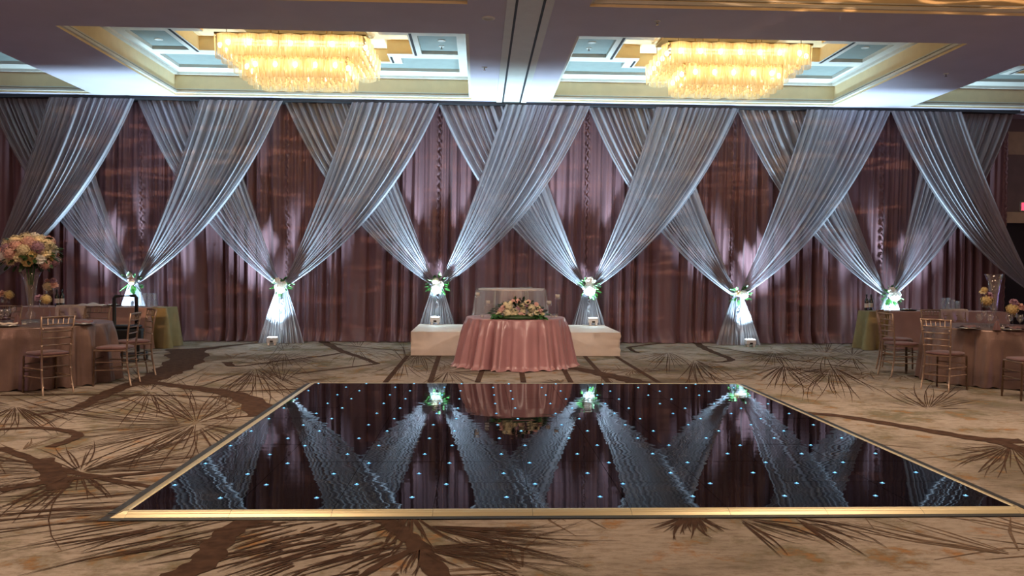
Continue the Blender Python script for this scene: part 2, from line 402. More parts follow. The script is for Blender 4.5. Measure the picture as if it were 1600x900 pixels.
def coffer(x0, x1, y0, y1):
    # side faces, mouldings, flat frame, grey recessed panels, stepped cream well in the middle
    for a, b in (((x0, y0), (x1, y0)), ((x1, y0), (x1, y1)), ((x1, y1), (x0, y1)), ((x0, y1), (x0, y0))):
        cm.quad((*a, ZC), (*b, ZC), (*b, ZU), (*a, ZU), 1)
    t = MB(); ring(t, x0, x1, y0, y1, .05, ZC+.035, ZC+.075); ring(t, x0, x1, y0, y1, .03, ZC+.10, ZC+.12); ring(t, x0, x1, y0, y1, .07, ZU-.05, ZU+.01)
    trim(t, M['white_trim'])
    cx, cy = (x0+x1)/2, (y0+y1)/2
    U = ZU; wx, wy = 1.88, .58; vx, vy = 1.42, 1.15
    # occupancy grid of the upper ceiling: 0 frame, 1 grey panel (recessed .05), 2 cream well (recessed .22)
    gx = sorted({x0, x1, x0+.23, x1-.23, cx-vx-.22, cx+vx+.22, cx-wx, cx+wx, cx-vx, cx+vx, cx-wx-.16, cx+wx+.16, cx-vx+.28, cx+vx-.28})
    gy = sorted({y0, y1, y0+.42, y1-.42, cy-wy, cy+wy, cy-vy, cy+vy, cy-vy-.12, cy+vy+.12, cy-.87, cy+.87, cy-.57, cy+.57})
    def kind(x, y):
        dx, dy = abs(x-cx), abs(y-cy)
        if (dx < wx and dy < wy) or (dx < vx and dy < vy): return 2
        if x < x0+.23 or x > x1-.23 or y < y0+.42 or y > y1-.42: return 0
        if dx > wx+.16 and dy < .57: return 1
        if dy > .87 and dx > vx+.22: return 1
        if dy > vy+.12: return 1
        return 0
    hz = {0: 0, 1: .06, 2: .24}; mk = {0: 2, 1: 3, 2: 1}
    nx, ny = len(gx)-1, len(gy)-1
    K = [[kind((gx[i]+gx[i+1])/2, (gy[j]+gy[j+1])/2) for j in range(ny)] for i in range(nx)]
    for i in range(nx):
        for j in range(ny):
            k = K[i][j]; z = U+hz[k]; a, b, c, d = gx[i], gx[i+1], gy[j], gy[j+1]
            cm.quad((a, c, z), (a, d, z), (b, d, z), (b, c, z), mk[k])
            if i+1 < nx and K[i+1][j] != k: cm.quad((b, c, z), (b, d, z), (b, d, U+hz[K[i+1][j]]), (b, c, U+hz[K[i+1][j]]), 1 if 2 in (k, K[i+1][j]) else 2)
            if j+1 < ny and K[i][j+1] != k: cm.quad((a, d, z), (b, d, z), (b, d, U+hz[K[i][j+1]]), (a, d, U+hz[K[i][j+1]]), 1 if 2 in (k, K[i][j+1]) else 2)
    t = MB()
    for sx in (-1, 1):
        t.box(cx+sx*(wx+.05)-.022, cx+sx*(wx+.05)+.022, cy-wy-.1, cy+wy+.1, U-.004, U+.012)
        for sy in (-1, 1): t.box(cx+sx*(vx+.05)-.02, cx+sx*(vx+.05)+.02, cy+sy*(vy-.15)-.22, cy+sy*(vy-.15)+.22, U-.004, U+.012)
    trim(t, M['slot'])
    return cx, cy
centres = {}
for ci, c in enumerate(cols):
    for ri, r in enumerate(rows): centres[(ci, ri)] = coffer(c[0], c[1], r[0], r[1])
struct(cm.build('ceiling', [M['ceil'], M['cream'], M['white_trim'], M['panel_grey']]))
# airwall track along the middle beam
t = MB(); t.box(.44, .475, YF, 16.35, ZC-.012, ZC+.002); t.box(.79, .825, YF, 16.35, ZC-.012, ZC+.002); trim(t, M['slot'])
t = MB(); t.box(.33, .44, YF, 16.35, ZC-.02, ZC); t.box(.825, .93, YF, 16.35, ZC-.02, ZC); t.box(.475, .79, YF, 16.35, ZC-.008, ZC); trim(t, M['white_trim'])
# drapery track
t = MB(); t.box(-12.95, 11.2, 16.36, 16.78, ZC-.055, ZC); trim(t, M['slot'])
# walls
def wall(name, a, b, z1=5.6, m='wall'):
    mb = MB(); d = (Vector(b)-Vector(a)).normalized(); nrm = Vector((d.y, -d.x, 0))*.15
    a = Vector((*a, 0)); b = Vector((*b, 0))
    vs = [a, b, b+nrm, a+nrm]; mb.add([*vs, *[v+Vector((0, 0, z1)) for v in vs]], [(0, 1, 2, 3), (7, 6, 5, 4), (0, 4, 5, 1), (1, 5, 6, 2), (2, 6, 7, 3), (3, 7, 4, 0)])
    return struct(mb.build(name, M[m]))
wall('wall_left', (XL, YF), (XL, YB)) if 0 else None
b = MB(); b.box(XL-.15, XL, YF, YB, 0, 5.6); struct(b.build('wall_left', M['wall']))
b = MB(); b.box(XR, XR+.15, YF, YB, 0, 5.6); struct(b.build('wall_right', M['wall']))
b = MB(); b.box(XL, XR, YF-.15, YF, 0, 5.6); struct(b.build('wall_front', M['wall']))
b = MB(); b.box(XL, 11.45, YB, YB+.15, 0, 5.6, 0); b.box(11.45, 13.6, YB, YB+.15, 2.62, 5.6, 0); b.box(13.6, XR, YB, YB+.15, 0, 5.6, 0)
b.box(11.15, XR, YB-.02, YB, 4.12, 4.62, 1); struct(b.build('wall_back', [M['wall'], M['wall_band']]))
b = MB(); b.box(11.45, 12.5, YB+.05, YB+.1, 0, 2.62); b.box(12.52, 13.6, YB+.05, YB+.1, 0, 2.62); struct(b.build('door_1', M['dark_door']))
t = MB(); t.box(11.3, 11.45, YB-.04, YB, 0, 2.62); t.box(13.6, 13.75, YB-.04, YB, 0, 2.62); t.box(11.3, 13.75, YB-.05, YB, 2.62, 2.86); trim(t, M['wall_band'])
sg = thing('exit_sign', 'small red lit sign on the wall above the dark doorway', 'sign', (12.02, YB-.06, 2.98))
b = MB(); b.box(-.16, .16, 0, .06, -.1, .1); b.build('housing', M['white_plastic'], sg)
b = MB(); b.box(-.14, .14, -.005, 0, -.08, .08); b.build('lit_face', M['red_sign'], sg)

# small ceiling fittings
def fitting(x, y, z, name, label, cat, r=.06, two=False):
    p = at(x, y, Z=z)
    t = thing(name, label, cat, (p.x, p.y, z+.002))
    b = MB(); b.lathe([(.001, 0), (r, 0), (r, -.012), (r*.7, -.018), (r*.62, -.006), (.001, -.004)], 18); b.build('rim', M['white_trim'], t, True)
    b = MB()
    if cat == 'sprinkler': b.tube([(0, 0, -.01), (0, 0, -.05)], .008, 8); b.lathe([(.001, -.052), (.022, -.05), (.022, -.054), (.001, -.056)], 12)
    else: b.lathe([(r*.6, -.005), (.001, -.008)], 16)
    b.build('deflector' if cat == 'sprinkler' else 'lens', M['chrome'] if cat == 'sprinkler' else M['white_trim'], t, True)
zp = ZU+.06
fitting(690, 63, zp, 'ceiling_downlight', 'round recessed downlight in the grey panel beside the pendant cluster, over the middle beam', 'light', .07)
fitting(690, 72, zp, 'sprinkler_head', 'chrome sprinkler in the same grey panel as the recessed downlight, near the middle beam', 'sprinkler', .05)
fitting(925, 66, zp, 'ceiling_downlight', 'round recessed downlight across the middle beam, in the right-hand coffer', 'light', .07)
fitting(920, 75, zp, 'sprinkler_head', 'chrome sprinkler across the middle beam, in the right-hand coffer', 'sprinkler', .05)
fitting(616, 107, zp, 'sprinkler_head', 'sprinkler at the panel corner beside the left chandelier', 'sprinkler', .05)
fitting(983, 114, zp, 'sprinkler_head', 'sprinkler at the panel corner beside the right chandelier', 'sprinkler', .05)
fitting(248, 61, zp, 'ceiling_downlight', 'recessed downlight in the coffer panel furthest from the middle beam, left coffer', 'light', .07)
fitting(1352, 74, zp, 'ceiling_downlight', 'recessed downlight in the coffer panel furthest from the middle beam, right coffer', 'light', .07)
fitting(757, 105, ZC, 'sprinkler_head', 'small sprinkler on the white middle beam close to the drapes', 'sprinkler', .045)
fitting(763, 28, ZC, 'smoke_detector', 'white round smoke detector on the middle beam', 'detector', .09)
fitting(1027, 33, ZC, 'sprinkler_head', 'small sprinkler on the cross beam before the right chandelier', 'sprinkler', .045)
fitting(1478, 115, ZC, 'sprinkler_head', 'small sprinkler on the beam between the right chandelier coffer and the outermost coffer', 'sprinkler', .045)

# ------------------------------------------------------------------ chandeliers
def tier(top, a, d, zt, zb, nl, ns, seed):
    """one rectangular ring of bulging crystal panels with a bulb behind each"""
    random.seed(seed)
    mb = MB(); o = .05; ring(mb, -a-o, a+o, -d-o, d+o, .035, zt-.01, zt+.02); ring(mb, -a+.02, a-.02, -d+.02, d-.02, .02, zt-.02, zt+.0)
    for k in range(-2, 3): mb.box(-a-.02, a+.02, k*d/2.5-.01, k*d/2.5+.01, zt-.006, zt+.006)
    root = mb.build('tier_rail', M['bronze'], top)
    def side(p0, p1, n):
        v = (p1-p0)/n; nr = Vector((v.y, -v.x, 0)).normalized()
        for i in range(n):
            A = p0+v*i; w = v.length; e = v.normalized()
            mb = MB(); k = 14
            def fn(u, t):
                q = PI*u; rib = .006*abs(S(u*k*PI))
                out = .045+.055*S(q)+rib; z = zt-(zt-zb)*t-(.018*abs(S(u*k*PI)) if t > .99 else 0)-.02*S(q)*t
                p = A+e*(w*u)+nr*(out*(1-.18*t)); return (p.x, p.y, z)
            mb.grid(fn, 42, 3); mb.build('crystal_panel', M['crystal'], root, True)
            c = A+v*.5+nr*.02; mb = MB(); mb.sphere((c.x, c.y, zt-.13), .034, 10, 7, (1, 1, 1.3)); mb.build('bulb', M['bulb'], root, True)
    P = [Vector((-a, -d, 0)), Vector((a, -d, 0)), Vector((a, d, 0)), Vector((-a, d, 0))]
    side(P[0], P[1], nl); side(P[1], P[2], ns); side(P[2], P[3], nl); side(P[3], P[0], ns)
    # hanging crystals closing the underside
    mb = MB()
    nx, ny = int(2*a/.09), int(2*d/.09)
    for i in range(nx):
        for j in range(ny):
            x = -a+(i+.5)*2*a/nx+random.uniform(-.012, .012); y = -d+(j+.5)*2*d/ny+random.uniform(-.012, .012)
            z = zb-.01+random.uniform(-.02, .03); h = .16
            mb.tube([(x, y, z+h), (x, y, z+.015), (x, y, z)], [.017, .019, .006], 6)
    o = mb.build('crystal_drops', M['crystal'], root); o['kind'] = 'stuff'
def chandelier(cx, cy, label, seed):
    t = thing('chandelier', label, 'chandelier', (cx, cy, 0), 0, 'stepped crystal chandeliers in the ceiling coffers')
    tier(t, 1.13, .80, 5.17, 4.86, 7, 5, seed); tier(t, .80, .47, 4.92, 4.60, 5, 3, seed+1)
    mb = MB(); mb.box(-1.02, 1.02, -.82, .82, ZU+.2, ZU+.23)
    for x in (-.45, .45):
        for y in (-.25, .25): mb.tube([(x, y, 4.97), (x, y, ZU+.22)], .008, 6)
    for x in (-1.0, -.35, .35, 1.0):
        for y in (-.8, .8): mb.tube([(x, y, 5.17), (x, y, ZU+.24)], .006, 6)
    mb.build('hanger_frame', M['bronze'], t)
    for x in (-.75, 0, .75):
        for y in (-.55, .55): light('POINT', (cx+x, cy+y, 5.12), CH_W, (1, .74, .38), size=.12)
    light('POINT', (cx, cy, 4.78), CH_W*1.2, (1, .74, .38), size=.2)
CH_W = 2.3
chandelier(centres[(1, 0)][0]+.10, 13.72, 'two-tier crystal chandelier glowing amber over the trolley side of the middle beam, leftmost of two', 3)
chandelier(centres[(2, 0)][0]-.12, 13.72, 'two-tier crystal chandelier glowing amber, rightmost of the two', 8)

# ------------------------------------------------------------------ drapery
PK = [-12.85, -9.80, -6.85, -3.93, -.83, 2.23, 5.30, 8.46, 11.16]
YT = 16.42
TIEZ = {1: 1.17, 2: 1.20, 3: 1.16, 4: 1.19, 5: 1.14, 6: 1.02, 7: 1.04, 8: 1.1}
def satin_panel(i, x0, x1, label):
    random.seed(100+i)
    ph = [random.uniform(0, 6.28) for _ in range(6)]; nf = 10
    def fn(u, v):
        x = x0-.04+(x1-x0+.08)*u; z = 4.86*(1-v)+.012
        uu = u+.035*S(7*u+ph[0])+.026*S(13*u+ph[1]+.4*v)+.006*S(3*v+ph[2])
        amp = .075+.035*S(5*u+ph[3])
        a = 2*PI*nf*uu
        y = -amp*(2*abs(S(a*.5))**.7-1.2)*(.65+.5*v) + .016*S(2.7*a+ph[4]+1.5*v)
        y = max(-.07, y) if v < .6 else y
        fb = max(0, (v-.94)/.06)                      # the hem puddles on the carpet
        y += -.10*fb*fb*(1+.5*S(a*1.3))+.02*fb*S(31*u*3)
        x += .02*fb*S(47*u+ph[5])
        e = min(abs(x-x0), abs(x1-x))                 # crinkled selvedges where two panels meet
        k = math.exp(-(e/.05)**2)
        y += -.07*k + .014*k*S(z*62+x*70)+.010*k*S(z*101+2)
        x += .014*k*S(z*37+i)
        return (x, 16.74+y*.9, z)
    mb = MB(); mb.grid(fn, 300, 150); o = mb.build('satin_drape', M['satin'], None, True)
    tag(o, label, 'curtain', 'mauve satin backdrop drapes')
sat_lab = ['mauve satin drape at the outer end behind the flower ball centrepiece, beyond the frame edge', 'mauve satin drape behind the tall vase with the ball of flowers',
           'mauve satin drape behind and just past the black luggage trolley', 'mauve satin drape between the free-standing floor uplight by the trolley and the white stage',
           'mauve satin drape directly behind the clear-draped cake table on the stage', 'mauve satin drape between the stage and the uplight nearest the buffet bottles',
           'mauve satin drape behind the two wine bottles on the olive clothed table', 'mauve satin drape at the end next to the dark doorway']
for i in range(8): satin_panel(i, PK[i], PK[i+1], sat_lab[i])

def sheer(tie_i, s, peak_x, in_x, y_top, label, tail=True, seed=0):
    """sheer swag from the track to a tieback; s=+1 comes from the right, -1 from the left"""
    random.seed(seed)
    tx, tz = (PK[tie_i] if tie_i < 8 else 11.62), TIEZ[tie_i]; zt = 4.84
    D = zt-tz; do = abs(peak_x-tx); di = abs(in_x-tx)
    ph = [random.uniform(0, 6.28) for _ in range(8)]; nf = 12+random.randint(-1, 1)
    vt = .74
    def fold(u, v):
        uu = u+.030*S(6*u+ph[0]+.8*v)+.014*S(15*u+ph[1]-1.2*v)+.007*S(29*u+ph[6])
        a = 2*PI*nf*uu
        q = S(a); q = math.copysign(abs(q)**.8, q)
        return q*(.7+.45*S(9*u+ph[2]+v))+.34*S(2.37*a+ph[3]+2*v)+.10*S(4.3*a+ph[4])
    def fn(u, v):
        if v <= vt or not tail:
            t = v/vt if tail else v
            tt = t
            # control points relative to the tie, blended from inner to outer edge
            ci = (di*.563, D-1.92*D/3.7); co = (do*.645, D-2.55*D/3.7)
            px, pz = di+(do-di)*u, D
            bow = u**.85
            cx, cz = ci[0]+(co[0]-ci[0])*bow, ci[1]+(co[1]-ci[1])*bow
            ex, ez = .035*(1-u)+.03, .085-.15*u
            dx = (1-tt)**2*px+2*tt*(1-tt)*cx+tt*tt*ex; dz = (1-tt)**2*pz+2*tt*(1-tt)*cz+tt*tt*ez
            x, z = tx+s*dx, tz+dz
            amp = .040*(1-.35*t)*(1+.3*S(PI*t)); yb = y_top+(16.30-y_top)*t**1.5
            if t < .012: amp *= .6
            x += s*.35*amp*fold(u+.02, v)*.15
            return (x, yb+fold(u, v)*amp, z)
        t = (v-vt)/(1-vt)
        w0 = (.065-u*.035)*(1) ; fin = -.20+.66*(1-u) if u < 2 else 0
        dx = (.065-.035*u)*(1-t)+(.46-.66*u)*t**1.12
        z = (tz+(.085-.15*u))*(1-t)+.012*t
        bell = S(PI*min(1, t*1.0))*.03
        amp = .030*(1-t)+.042*t
        return (tx+s*(dx+(bell if dx > 0 else -bell)), 16.30-.07*t+fold(u*.6+.2, vt)*amp, z)
    mb = MB(); nu_, nv_ = 230, 120; mb.grid(fn, nu_, nv_)
    o = mb.build('sheer_swag', M['sheer'], None, True)
    at_ = o.data.attributes.new('gather', 'FLOAT', 'POINT')
    vals = []
    for j in range(nv_+1):
        for i in range(nu_+1):
            v = j/nv_; q = fold(i/nu_, v) if (v <= vt or not tail) else fold(i/nu_*.6+.2, vt)
            vals.append(min(1, max(0, .5-q*.45)))
    at_.data.foreach_set('value', vals)
    tag(o, label, 'curtain', 'sheer grey swags crossing over the satin backdrop')
where = {1: 'past the flower ball', 2: 'above the luggage trolley', 3: 'between trolley and stage', 4: 'at the stage, trolley end', 5: 'at stage, doorway end',
         6: 'between stage and bottles', 7: 'behind the two bottles', 8: 'by the doorway'}
for i in range(1, 8):      # bay between PK[i] and PK[i+1]
    a, b = PK[i], PK[i+1]; wd = b-a
    last = i == 7
    sheer(i, 1, b, a+wd*(.44 if not last else .36), 16.36 if not last else 16.52, 'sheer swag %s from doorway side to the tie %s' % ('crossing in front' if not last else 'crossing behind', where[i]), seed=20+i)
    sheer(i+1, -1, a, a+wd*.56, 16.52 if not last else 16.36, 'sheer swag %s from trolley side to the tie %s' % ('crossing behind' if not last else 'crossing in front', where[i+1]), seed=40+i)

# ------------------------------------------------------------------ flowers
def petal_patch(mb, c, dirv, up, L, w, cup, mi=0):
    d = dirv.normalized(); side = d.cross(up).normalized(); nn = side.cross(d).normalized()
    def fn(u, v):
        a = (u-.5)*2; wd = w*S(PI*(.12+.80*v))*1.0
        return tuple(c+d*(L*v)+side*(a*wd)+nn*(cup*(a*a*.5*w+v*v*L*.6)))
    mb.grid(fn, 3, 3, mi)
def rose_mesh(r, seed):
    random.seed(seed); mb = MB()
    mb.sphere((0, 0, r*.25), r*.42, 8, 6)
    for k, (n, tilt, L, w, z) in enumerate([(4, 75, .75, .42, .05), (5, 55, .85, .48, 0), (6, 30, .95, .52, -.05), (7, 8, 1.0, .52, -.1)]):
        for i in range(n):
            a = 2*PI*(i+.5*k)/n+random.uniform(-.2, .2); q = math.radians(tilt)
            d = Vector((W(a)*W(q), S(a)*W(q), S(q))); c = Vector((W(a), S(a), 0))*r*.16+Vector((0, 0, z*r))
            petal_patch(mb, c, d, Vector((-S(a), W(a), 0)).cross(d), r*L, r*w, .45)
    return mb
def hydrangea_mesh(r, seed, n=70):
    random.seed(seed); mb = MB(); mb.sphere((0, 0, 0), r*.72, 8, 6)
    for i in range(n):
        zz = 1-1.75*(i+.5)/n; rr = math.sqrt(max(0, 1-zz*zz)); a = i*2.39996
        d = Vector((rr*W(a), rr*S(a), zz)); p = d*r*random.uniform(.82, .98)
        s1 = d.orthogonal().normalized(); s1.rotate(Matrix.Rotation(random.uniform(0, 6), 3, d)); s2 = d.cross(s1); q = r*.20
        for e in (s1, s2, -s1, -s2):
            f = d.cross(e); mb.add([p, p+e*q*.6+f*q*.42+d*q*.1, p+e*q+d*q*.15, p+e*q*.6-f*q*.42+d*q*.1], [(0, 1, 2, 3)])
    return mb
def leaves_mesh(pts, L, w, seed):
    random.seed(seed); mb = MB()
    for p, d in pts:
        d = d.normalized(); petal_patch(mb, p, d, Vector((random.uniform(-.5, .5), random.uniform(-.5, .5), 1)), L*random.uniform(.7, 1.2), w*random.uniform(.7, 1.1), -.25)
    return mb
BL = {}
def blossom_src(kind, col, seed=0):
    k = (kind, col)
    if k not in BL:
        mb = rose_mesh(1, 5+len(BL)) if kind == 'rose' else hydrangea_mesh(1, 6+len(BL))
        me = bpy.data.meshes.new('blossom'); me.from_pydata(mb.v, [], mb.f); me.materials.append(M[col])
        me.polygons.foreach_set('use_smooth', [True]*len(mb.f)); BL[k] = me
    return BL[k]
def blossom(parent, kind, col, p, r, d, name=None):
    o = bpy.data.objects.new(name or kind, blossom_src(kind, col)); C.objects.link(o); o.parent = parent; o.location = p; o.scale = (r, r, r)
    o.rotation_euler = Vector(d).to_track_quat('Z', 'Y').to_euler(); return o

def tieback(i, spec, lab, seed):
    random.seed(seed); x, z = PK[i], TIEZ[i]; y = 16.19
    t = thing('floral_tieback', lab, 'flowers', (x, y, z), 0, 'floral tiebacks on the sheer swags')
    mb = MB(); mb.lathe([(.085, -.03), (.095, 0), (.085, .03)], 20, (0, .11, 0)); mb.build('band', M['sheer'], t, True)
    for kind, col, dx, dz, r in spec: blossom(t, kind, col, (dx, -.03-random.random()*.03, dz), r, (dx*2, -1, .2+dz))
    pts = []
    for k in range(34):
        a = random.uniform(0, 2*PI); rr = random.uniform(.05, .15); d = Vector((W(a), -.4, S(a)*.8))
        pts.append((Vector((W(a)*rr*1.2, random.uniform(-.02, .05), S(a)*rr)), d))
    leaves_mesh(pts, .11, .035, seed).build('foliage', M['leaf'], t, True)
tieback(2, [('rose', 'white_petal', -.02, .14, .05), ('rose', 'blush_petal', .02, .05, .06), ('hydrangea', 'ivory_petal', .03, .0, .055)], 'small green and blush flower tie behind the black luggage trolley', 1)
tieback(3, [('hydrangea', 'white_petal', 0, -.04, .12), ('rose', 'white_petal', -.06, .10, .055), ('rose', 'white_petal', .07, .03, .05)], 'white flower tie over the lone uplight nearer the trolley', 2)
tieback(4, [('hydrangea', 'white_petal', -.01, -.06, .12), ('hydrangea', 'ivory_petal', -.03, .07, .08), ('rose', 'white_petal', .06, .02, .06)], 'white flower and greenery tie at the end of the stage nearer the trolley', 3)
tieback(5, [('hydrangea', 'white_petal', 0, -.02, .135), ('rose', 'white_petal', 0, .15, .085)], 'large round white flower tie at the end of the stage nearer the cylinders', 4)
tieback(6, [('hydrangea', 'white_petal', .07, .02, .095), ('rose', 'ivory_petal', -.05, .05, .05)], 'white flower tie over the lone uplight beyond the stage, with leaves hanging low', 5)
tieback(7, [('hydrangea', 'white_petal', .04, .0, .12), ('rose', 'white_petal', -.02, .1, .07)], 'white flower tie just above the wine bottles on the pink and olive clothed table', 6)

# ------------------------------------------------------------------ uplights
UP_W = 2150
def uplight(x, y, z, lab, first=None):
    t = thing('uplight', lab, 'light', (x, y, z), 0, 'white battery uplights at the foot of each swag')
    mb = MB(); mb.box(-.10, .10, -.08, .08, .045, .15); mb.build('body', M['white_plastic'], t, bevel=.02)
    for sx in (-1, 1):
        for sy in (-1, 1):
            mb = MB(); mb.box(sx*.06-.018, sx*.06+.018, sy*.05-.015, sy*.05+.015, 0, .05); mb.build('foot', M['white_plastic'], t, bevel=.004)
    mb = MB(); mb.box(-.03, .03, -.084, -.079, .055, .09); mb.build('control_panel', M['black'], t)
    mb = MB(); mb.box(-.08, .08, -.06, .06, .151, .156); mb.build('lens', M['lens'], t)
    return t
ups = [(2, 0, 15.98, 0, 'white uplight on the carpet behind the trolley and clothed table'), (3, -.10, 15.94, 0, 'white uplight standing alone on the carpet nearer the trolley'),
       (4, -.02, 16.0, .0, 'white uplight behind the stage end nearer the trolley'), (5, .03, 16.0, .0, 'white uplight behind the stage end nearer the glass cylinders'),
       (6, .14, 15.92, 0, 'white uplight standing alone on the carpet beyond the stage'), (7, .05, 15.99, 0, 'white uplight on the carpet behind the wine bottles table')]
for i, dx, y, z, lab in ups:
    if i in (4, 5): y, z = 15.84, .42
    uplight(PK[i]+dx, y, z, lab)
    light('SPOT', (PK[i]+dx, y, z+.17), UP_W, (.54, .81, 1), (PK[i]+dx*.3, y+.70, 4.9), size=.05, angle=math.radians(90), blend=.9)
    light('POINT', (PK[i]+dx, y+.02, z+.22), 9 if i in (4, 5) else 3, (.66, .90, 1), size=.05)

# ------------------------------------------------------------------ dance floor
df = thing('dance_platform', 'glossy black starlit dance floor with gold edge ramps', 'dance floor', (DX0, DY0, 0))
ps = DS/9; ztop = .028
pm = MB()
pm.box(.0015, ps-.0015, .0015, ps-.0015, .004, ztop)
first = None; lens = MB(); lens.lathe([(.0001, .002), (.010, .0018), (.017, 0)], 14, mi=0); lens.lathe([(.0001, .006), (.004, .005), (.006, .002)], 12, mi=1)  # flat outer ring stands in for the bloom, raised core is the light
star_me = None; rest = MB(); nst = 0; pan_me = None
for j in range(9):
    for i in range(9):
        if pan_me is None: o = pm.build('gloss_panel', M['gloss'], df); pan_me = o.data
        else: o = bpy.data.objects.new('gloss_panel', pan_me); C.objects.link(o); o.parent = df
        random.seed(j*9+i)
        o.location = (i*ps, j*ps, 0); o.rotation_euler = (random.gauss(0, .0009), random.gauss(0, .0009), 0)
        for u, v in ((.755, .40), (.095, .92)):
            if nst < 100:
                if star_me is None: so = lens.build('star_light', [M['star'], M['star_core']], o); star_me = so.data
                else: so = bpy.data.objects.new('star_light', star_me); C.objects.link(so); so.parent = o
                so.location = (u*ps, v*ps, ztop+.0012); nst += 1
            else:
                cx_, cy_ = (i+u)*ps, (j+v)*ps
                rest.lathe([(.0001, .002), (.010, .0018), (.017, 0)], 10, (cx_, cy_, ztop+.0015), 0); rest.lathe([(.0001, .006), (.004, .005), (.006, .002)], 8, (cx_, cy_, ztop+.0015), 1)
o = rest.build('star_light', [M['star'], M['star_core']], df); o['kind'] = 'stuff'
def ramp_mesh(L):
    mb = MB(); pr = [(0, ztop), (-.012, ztop+.003), (-.030, ztop+.001), (-.034, ztop-.002), (-.052, ztop-.006), (-.056, ztop-.009), (-.085, .006)]
    vs = []
    for x in (.001, L-.001): vs += [(x, y, z) for y, z in pr]
    k = len(pr); mb.add(vs, [(a, a+1, k+a+1, k+a) for a in range(k-1)], 0)
    mb.box(.0, L, -.135, -.083, .001, .007, 1); mb.box(0, L, -.09, 0, .001, .004, 1)  # dark base strip along the ramp's outer edge
    return mb
rA = ramp_mesh(ps).build('edge_ramp', [M['alu'], M['black']], df); meA = rA.data; firstA = True
for side in range(4):
    for i in range(9):
        if firstA: o = rA; firstA = False
        else: o = bpy.data.objects.new('edge_ramp', meA); C.objects.link(o); o.parent = df
        if side == 0: o.location = (i*ps, 0, 0)
        elif side == 1: o.location = (DS, i*ps, 0); o.rotation_euler = (0, 0, PI/2)
        elif side == 2: o.location = (DS-i*ps, DS, 0); o.rotation_euler = (0, 0, PI)
        else: o.location = (0, DS-i*ps, 0); o.rotation_euler = (0, 0, -PI/2)
for k, (x, y) in enumerate(((0, 0), (DS, 0), (DS, DS), (0, DS))):
    mb = MB(); pr = [(0, ztop), (.030, ztop+.001), (.056, ztop-.009), (.085, .006)]
    vs = []
    for d, z in pr: vs += [(-d, 0, z), (-d, -d, z), (0, -d, z)]
    mb.add(vs, [(3*a+b, 3*a+b+1, 3*a+b+4, 3*a+b+3) for a in range(3) for b in range(2)], 0)
    mb.box(-.135, 0, -.135, 0, .001, .005, 1)
    o = mb.build('corner_ramp', [M['alu'], M['black']], df); o.location = (x, y, 0); o.rotation_euler = (0, 0, k*PI/2)

# ------------------------------------------------------------------ stage, head table
stg = thing('stage_riser', 'low stage platform wrapped in wrinkled ivory cloth', 'stage', (.66, 0, 0))
SX, SY0, SY1, SZ = 1.83, 14.0, 15.95, .42
def wr(u, v, k): return .016*noise.noise(Vector((u*7+k, v*3.1, 1.7)))*2+.010*noise.noise(Vector((u*2, v*15+k, 4)))
mb = MB(); mb.grid(lambda u, v: (-SX+2*SX*u, SY0+(SY1-SY0)*v, SZ+.004*noise.noise(Vector((u*9, v*5, 0)))), 40, 20); mb.build('top_cloth', M['riser'], stg, True)
mb = MB()
def edge(d):
    L = [2*SX, SY1-SY0, 2*SX, SY1-SY0]; d = d*sum(L)
    for k in range(4):
        if d <= L[k]+1e-9: break
        d -= L[k]
    if k == 0: return (-SX+d, SY0, 0, -1)
    if k == 1: return (SX, SY0+d, 1, 0)
    if k == 2: return (SX-d, SY1, 0, 1)
    return (-SX, SY1-d, -1, 0)
def skirt(u, v):
    x, y, nx, ny = edge(u); e = max(0, 1-min(abs(x+SX), abs(SX-x))/.30)
    k = (.3+1.6*e)*S(PI*min(1, v*1.15))
    o = k*wr(x*.5+y*.5, v, 3)+.012*e*S(v*21+y*3)*S(PI*v)
    return (x+nx*o, y+ny*o, SZ*(1-v)+.008*v)
mb.grid(skirt, 240, 16); mb.build('skirt_cloth', M['riser'], stg, True)

def round_cloth(name, cx, cy, r, zt, zb, nf, flare, amp, m, label, cat, seed, group=None, puddle=.0, ru=.02):
    random.seed(seed); ph = [random.uniform(0, 6.28) for _ in range(6)]
    def fn(u, v):
        a = 2*PI*u
        if v < .2:
            q = v/.2; rr = r*q; z = zt+.003*noise.noise(Vector((W(a)*q*4, S(a)*q*4, seed)))
            return (rr*W(a), rr*S(a), z)
        t = (v-.2)/.8
        aa = a+.07*S(3*a+ph[0])+.035*S(7*a+ph[1])
        f = 2*abs(S(.5*(nf*aa+ph[2]+.4*t)))**.75-1.2
        g = .35*S(nf*2.3*aa+ph[3]+t)
        sk = min(1, t*3)
        rr = r+ru*min(1, t*6)+flare*t**1.3+amp*(f+g)*(.38*sk+.62*t)*(.75+.3*S(2*a+ph[4]))
        z = zt+(zb-zt)*t-(.02 if t > 0 else 0)*0
        pf = max(0, (t-.93)/.07); rr += puddle*pf*(1+.4*f); z = max(zb+.004, z+.02*pf*max(0, S(nf*1.7*aa)))
        return (rr*W(a), rr*S(a), z)
    mb = MB(); n = 360; vs = []; K = [0, .0999, .16, .192, .2]+[.2+.8*j/34 for j in range(1, 35)]
    vs = [fn(i/n, v) for v in K for i in range(n)]
    mb.add(vs, [(j*n+i, j*n+(i+1) % n, (j+1)*n+(i+1) % n, (j+1)*n+i) for j in range(len(K)-1) for i in range(n)])
    o = mb.build(name, m, None, True, (cx, cy, 0)); return tag(o, label, cat, group)
TX, TY, TZ = .585, 12.72, .76
round_cloth('tablecloth', TX, TY, .775, TZ, .004, 17, .10, .115, M['rose_satin'], 'dusty rose satin cloth draping the round head table before the stage', 'tablecloth', 4, puddle=.03)

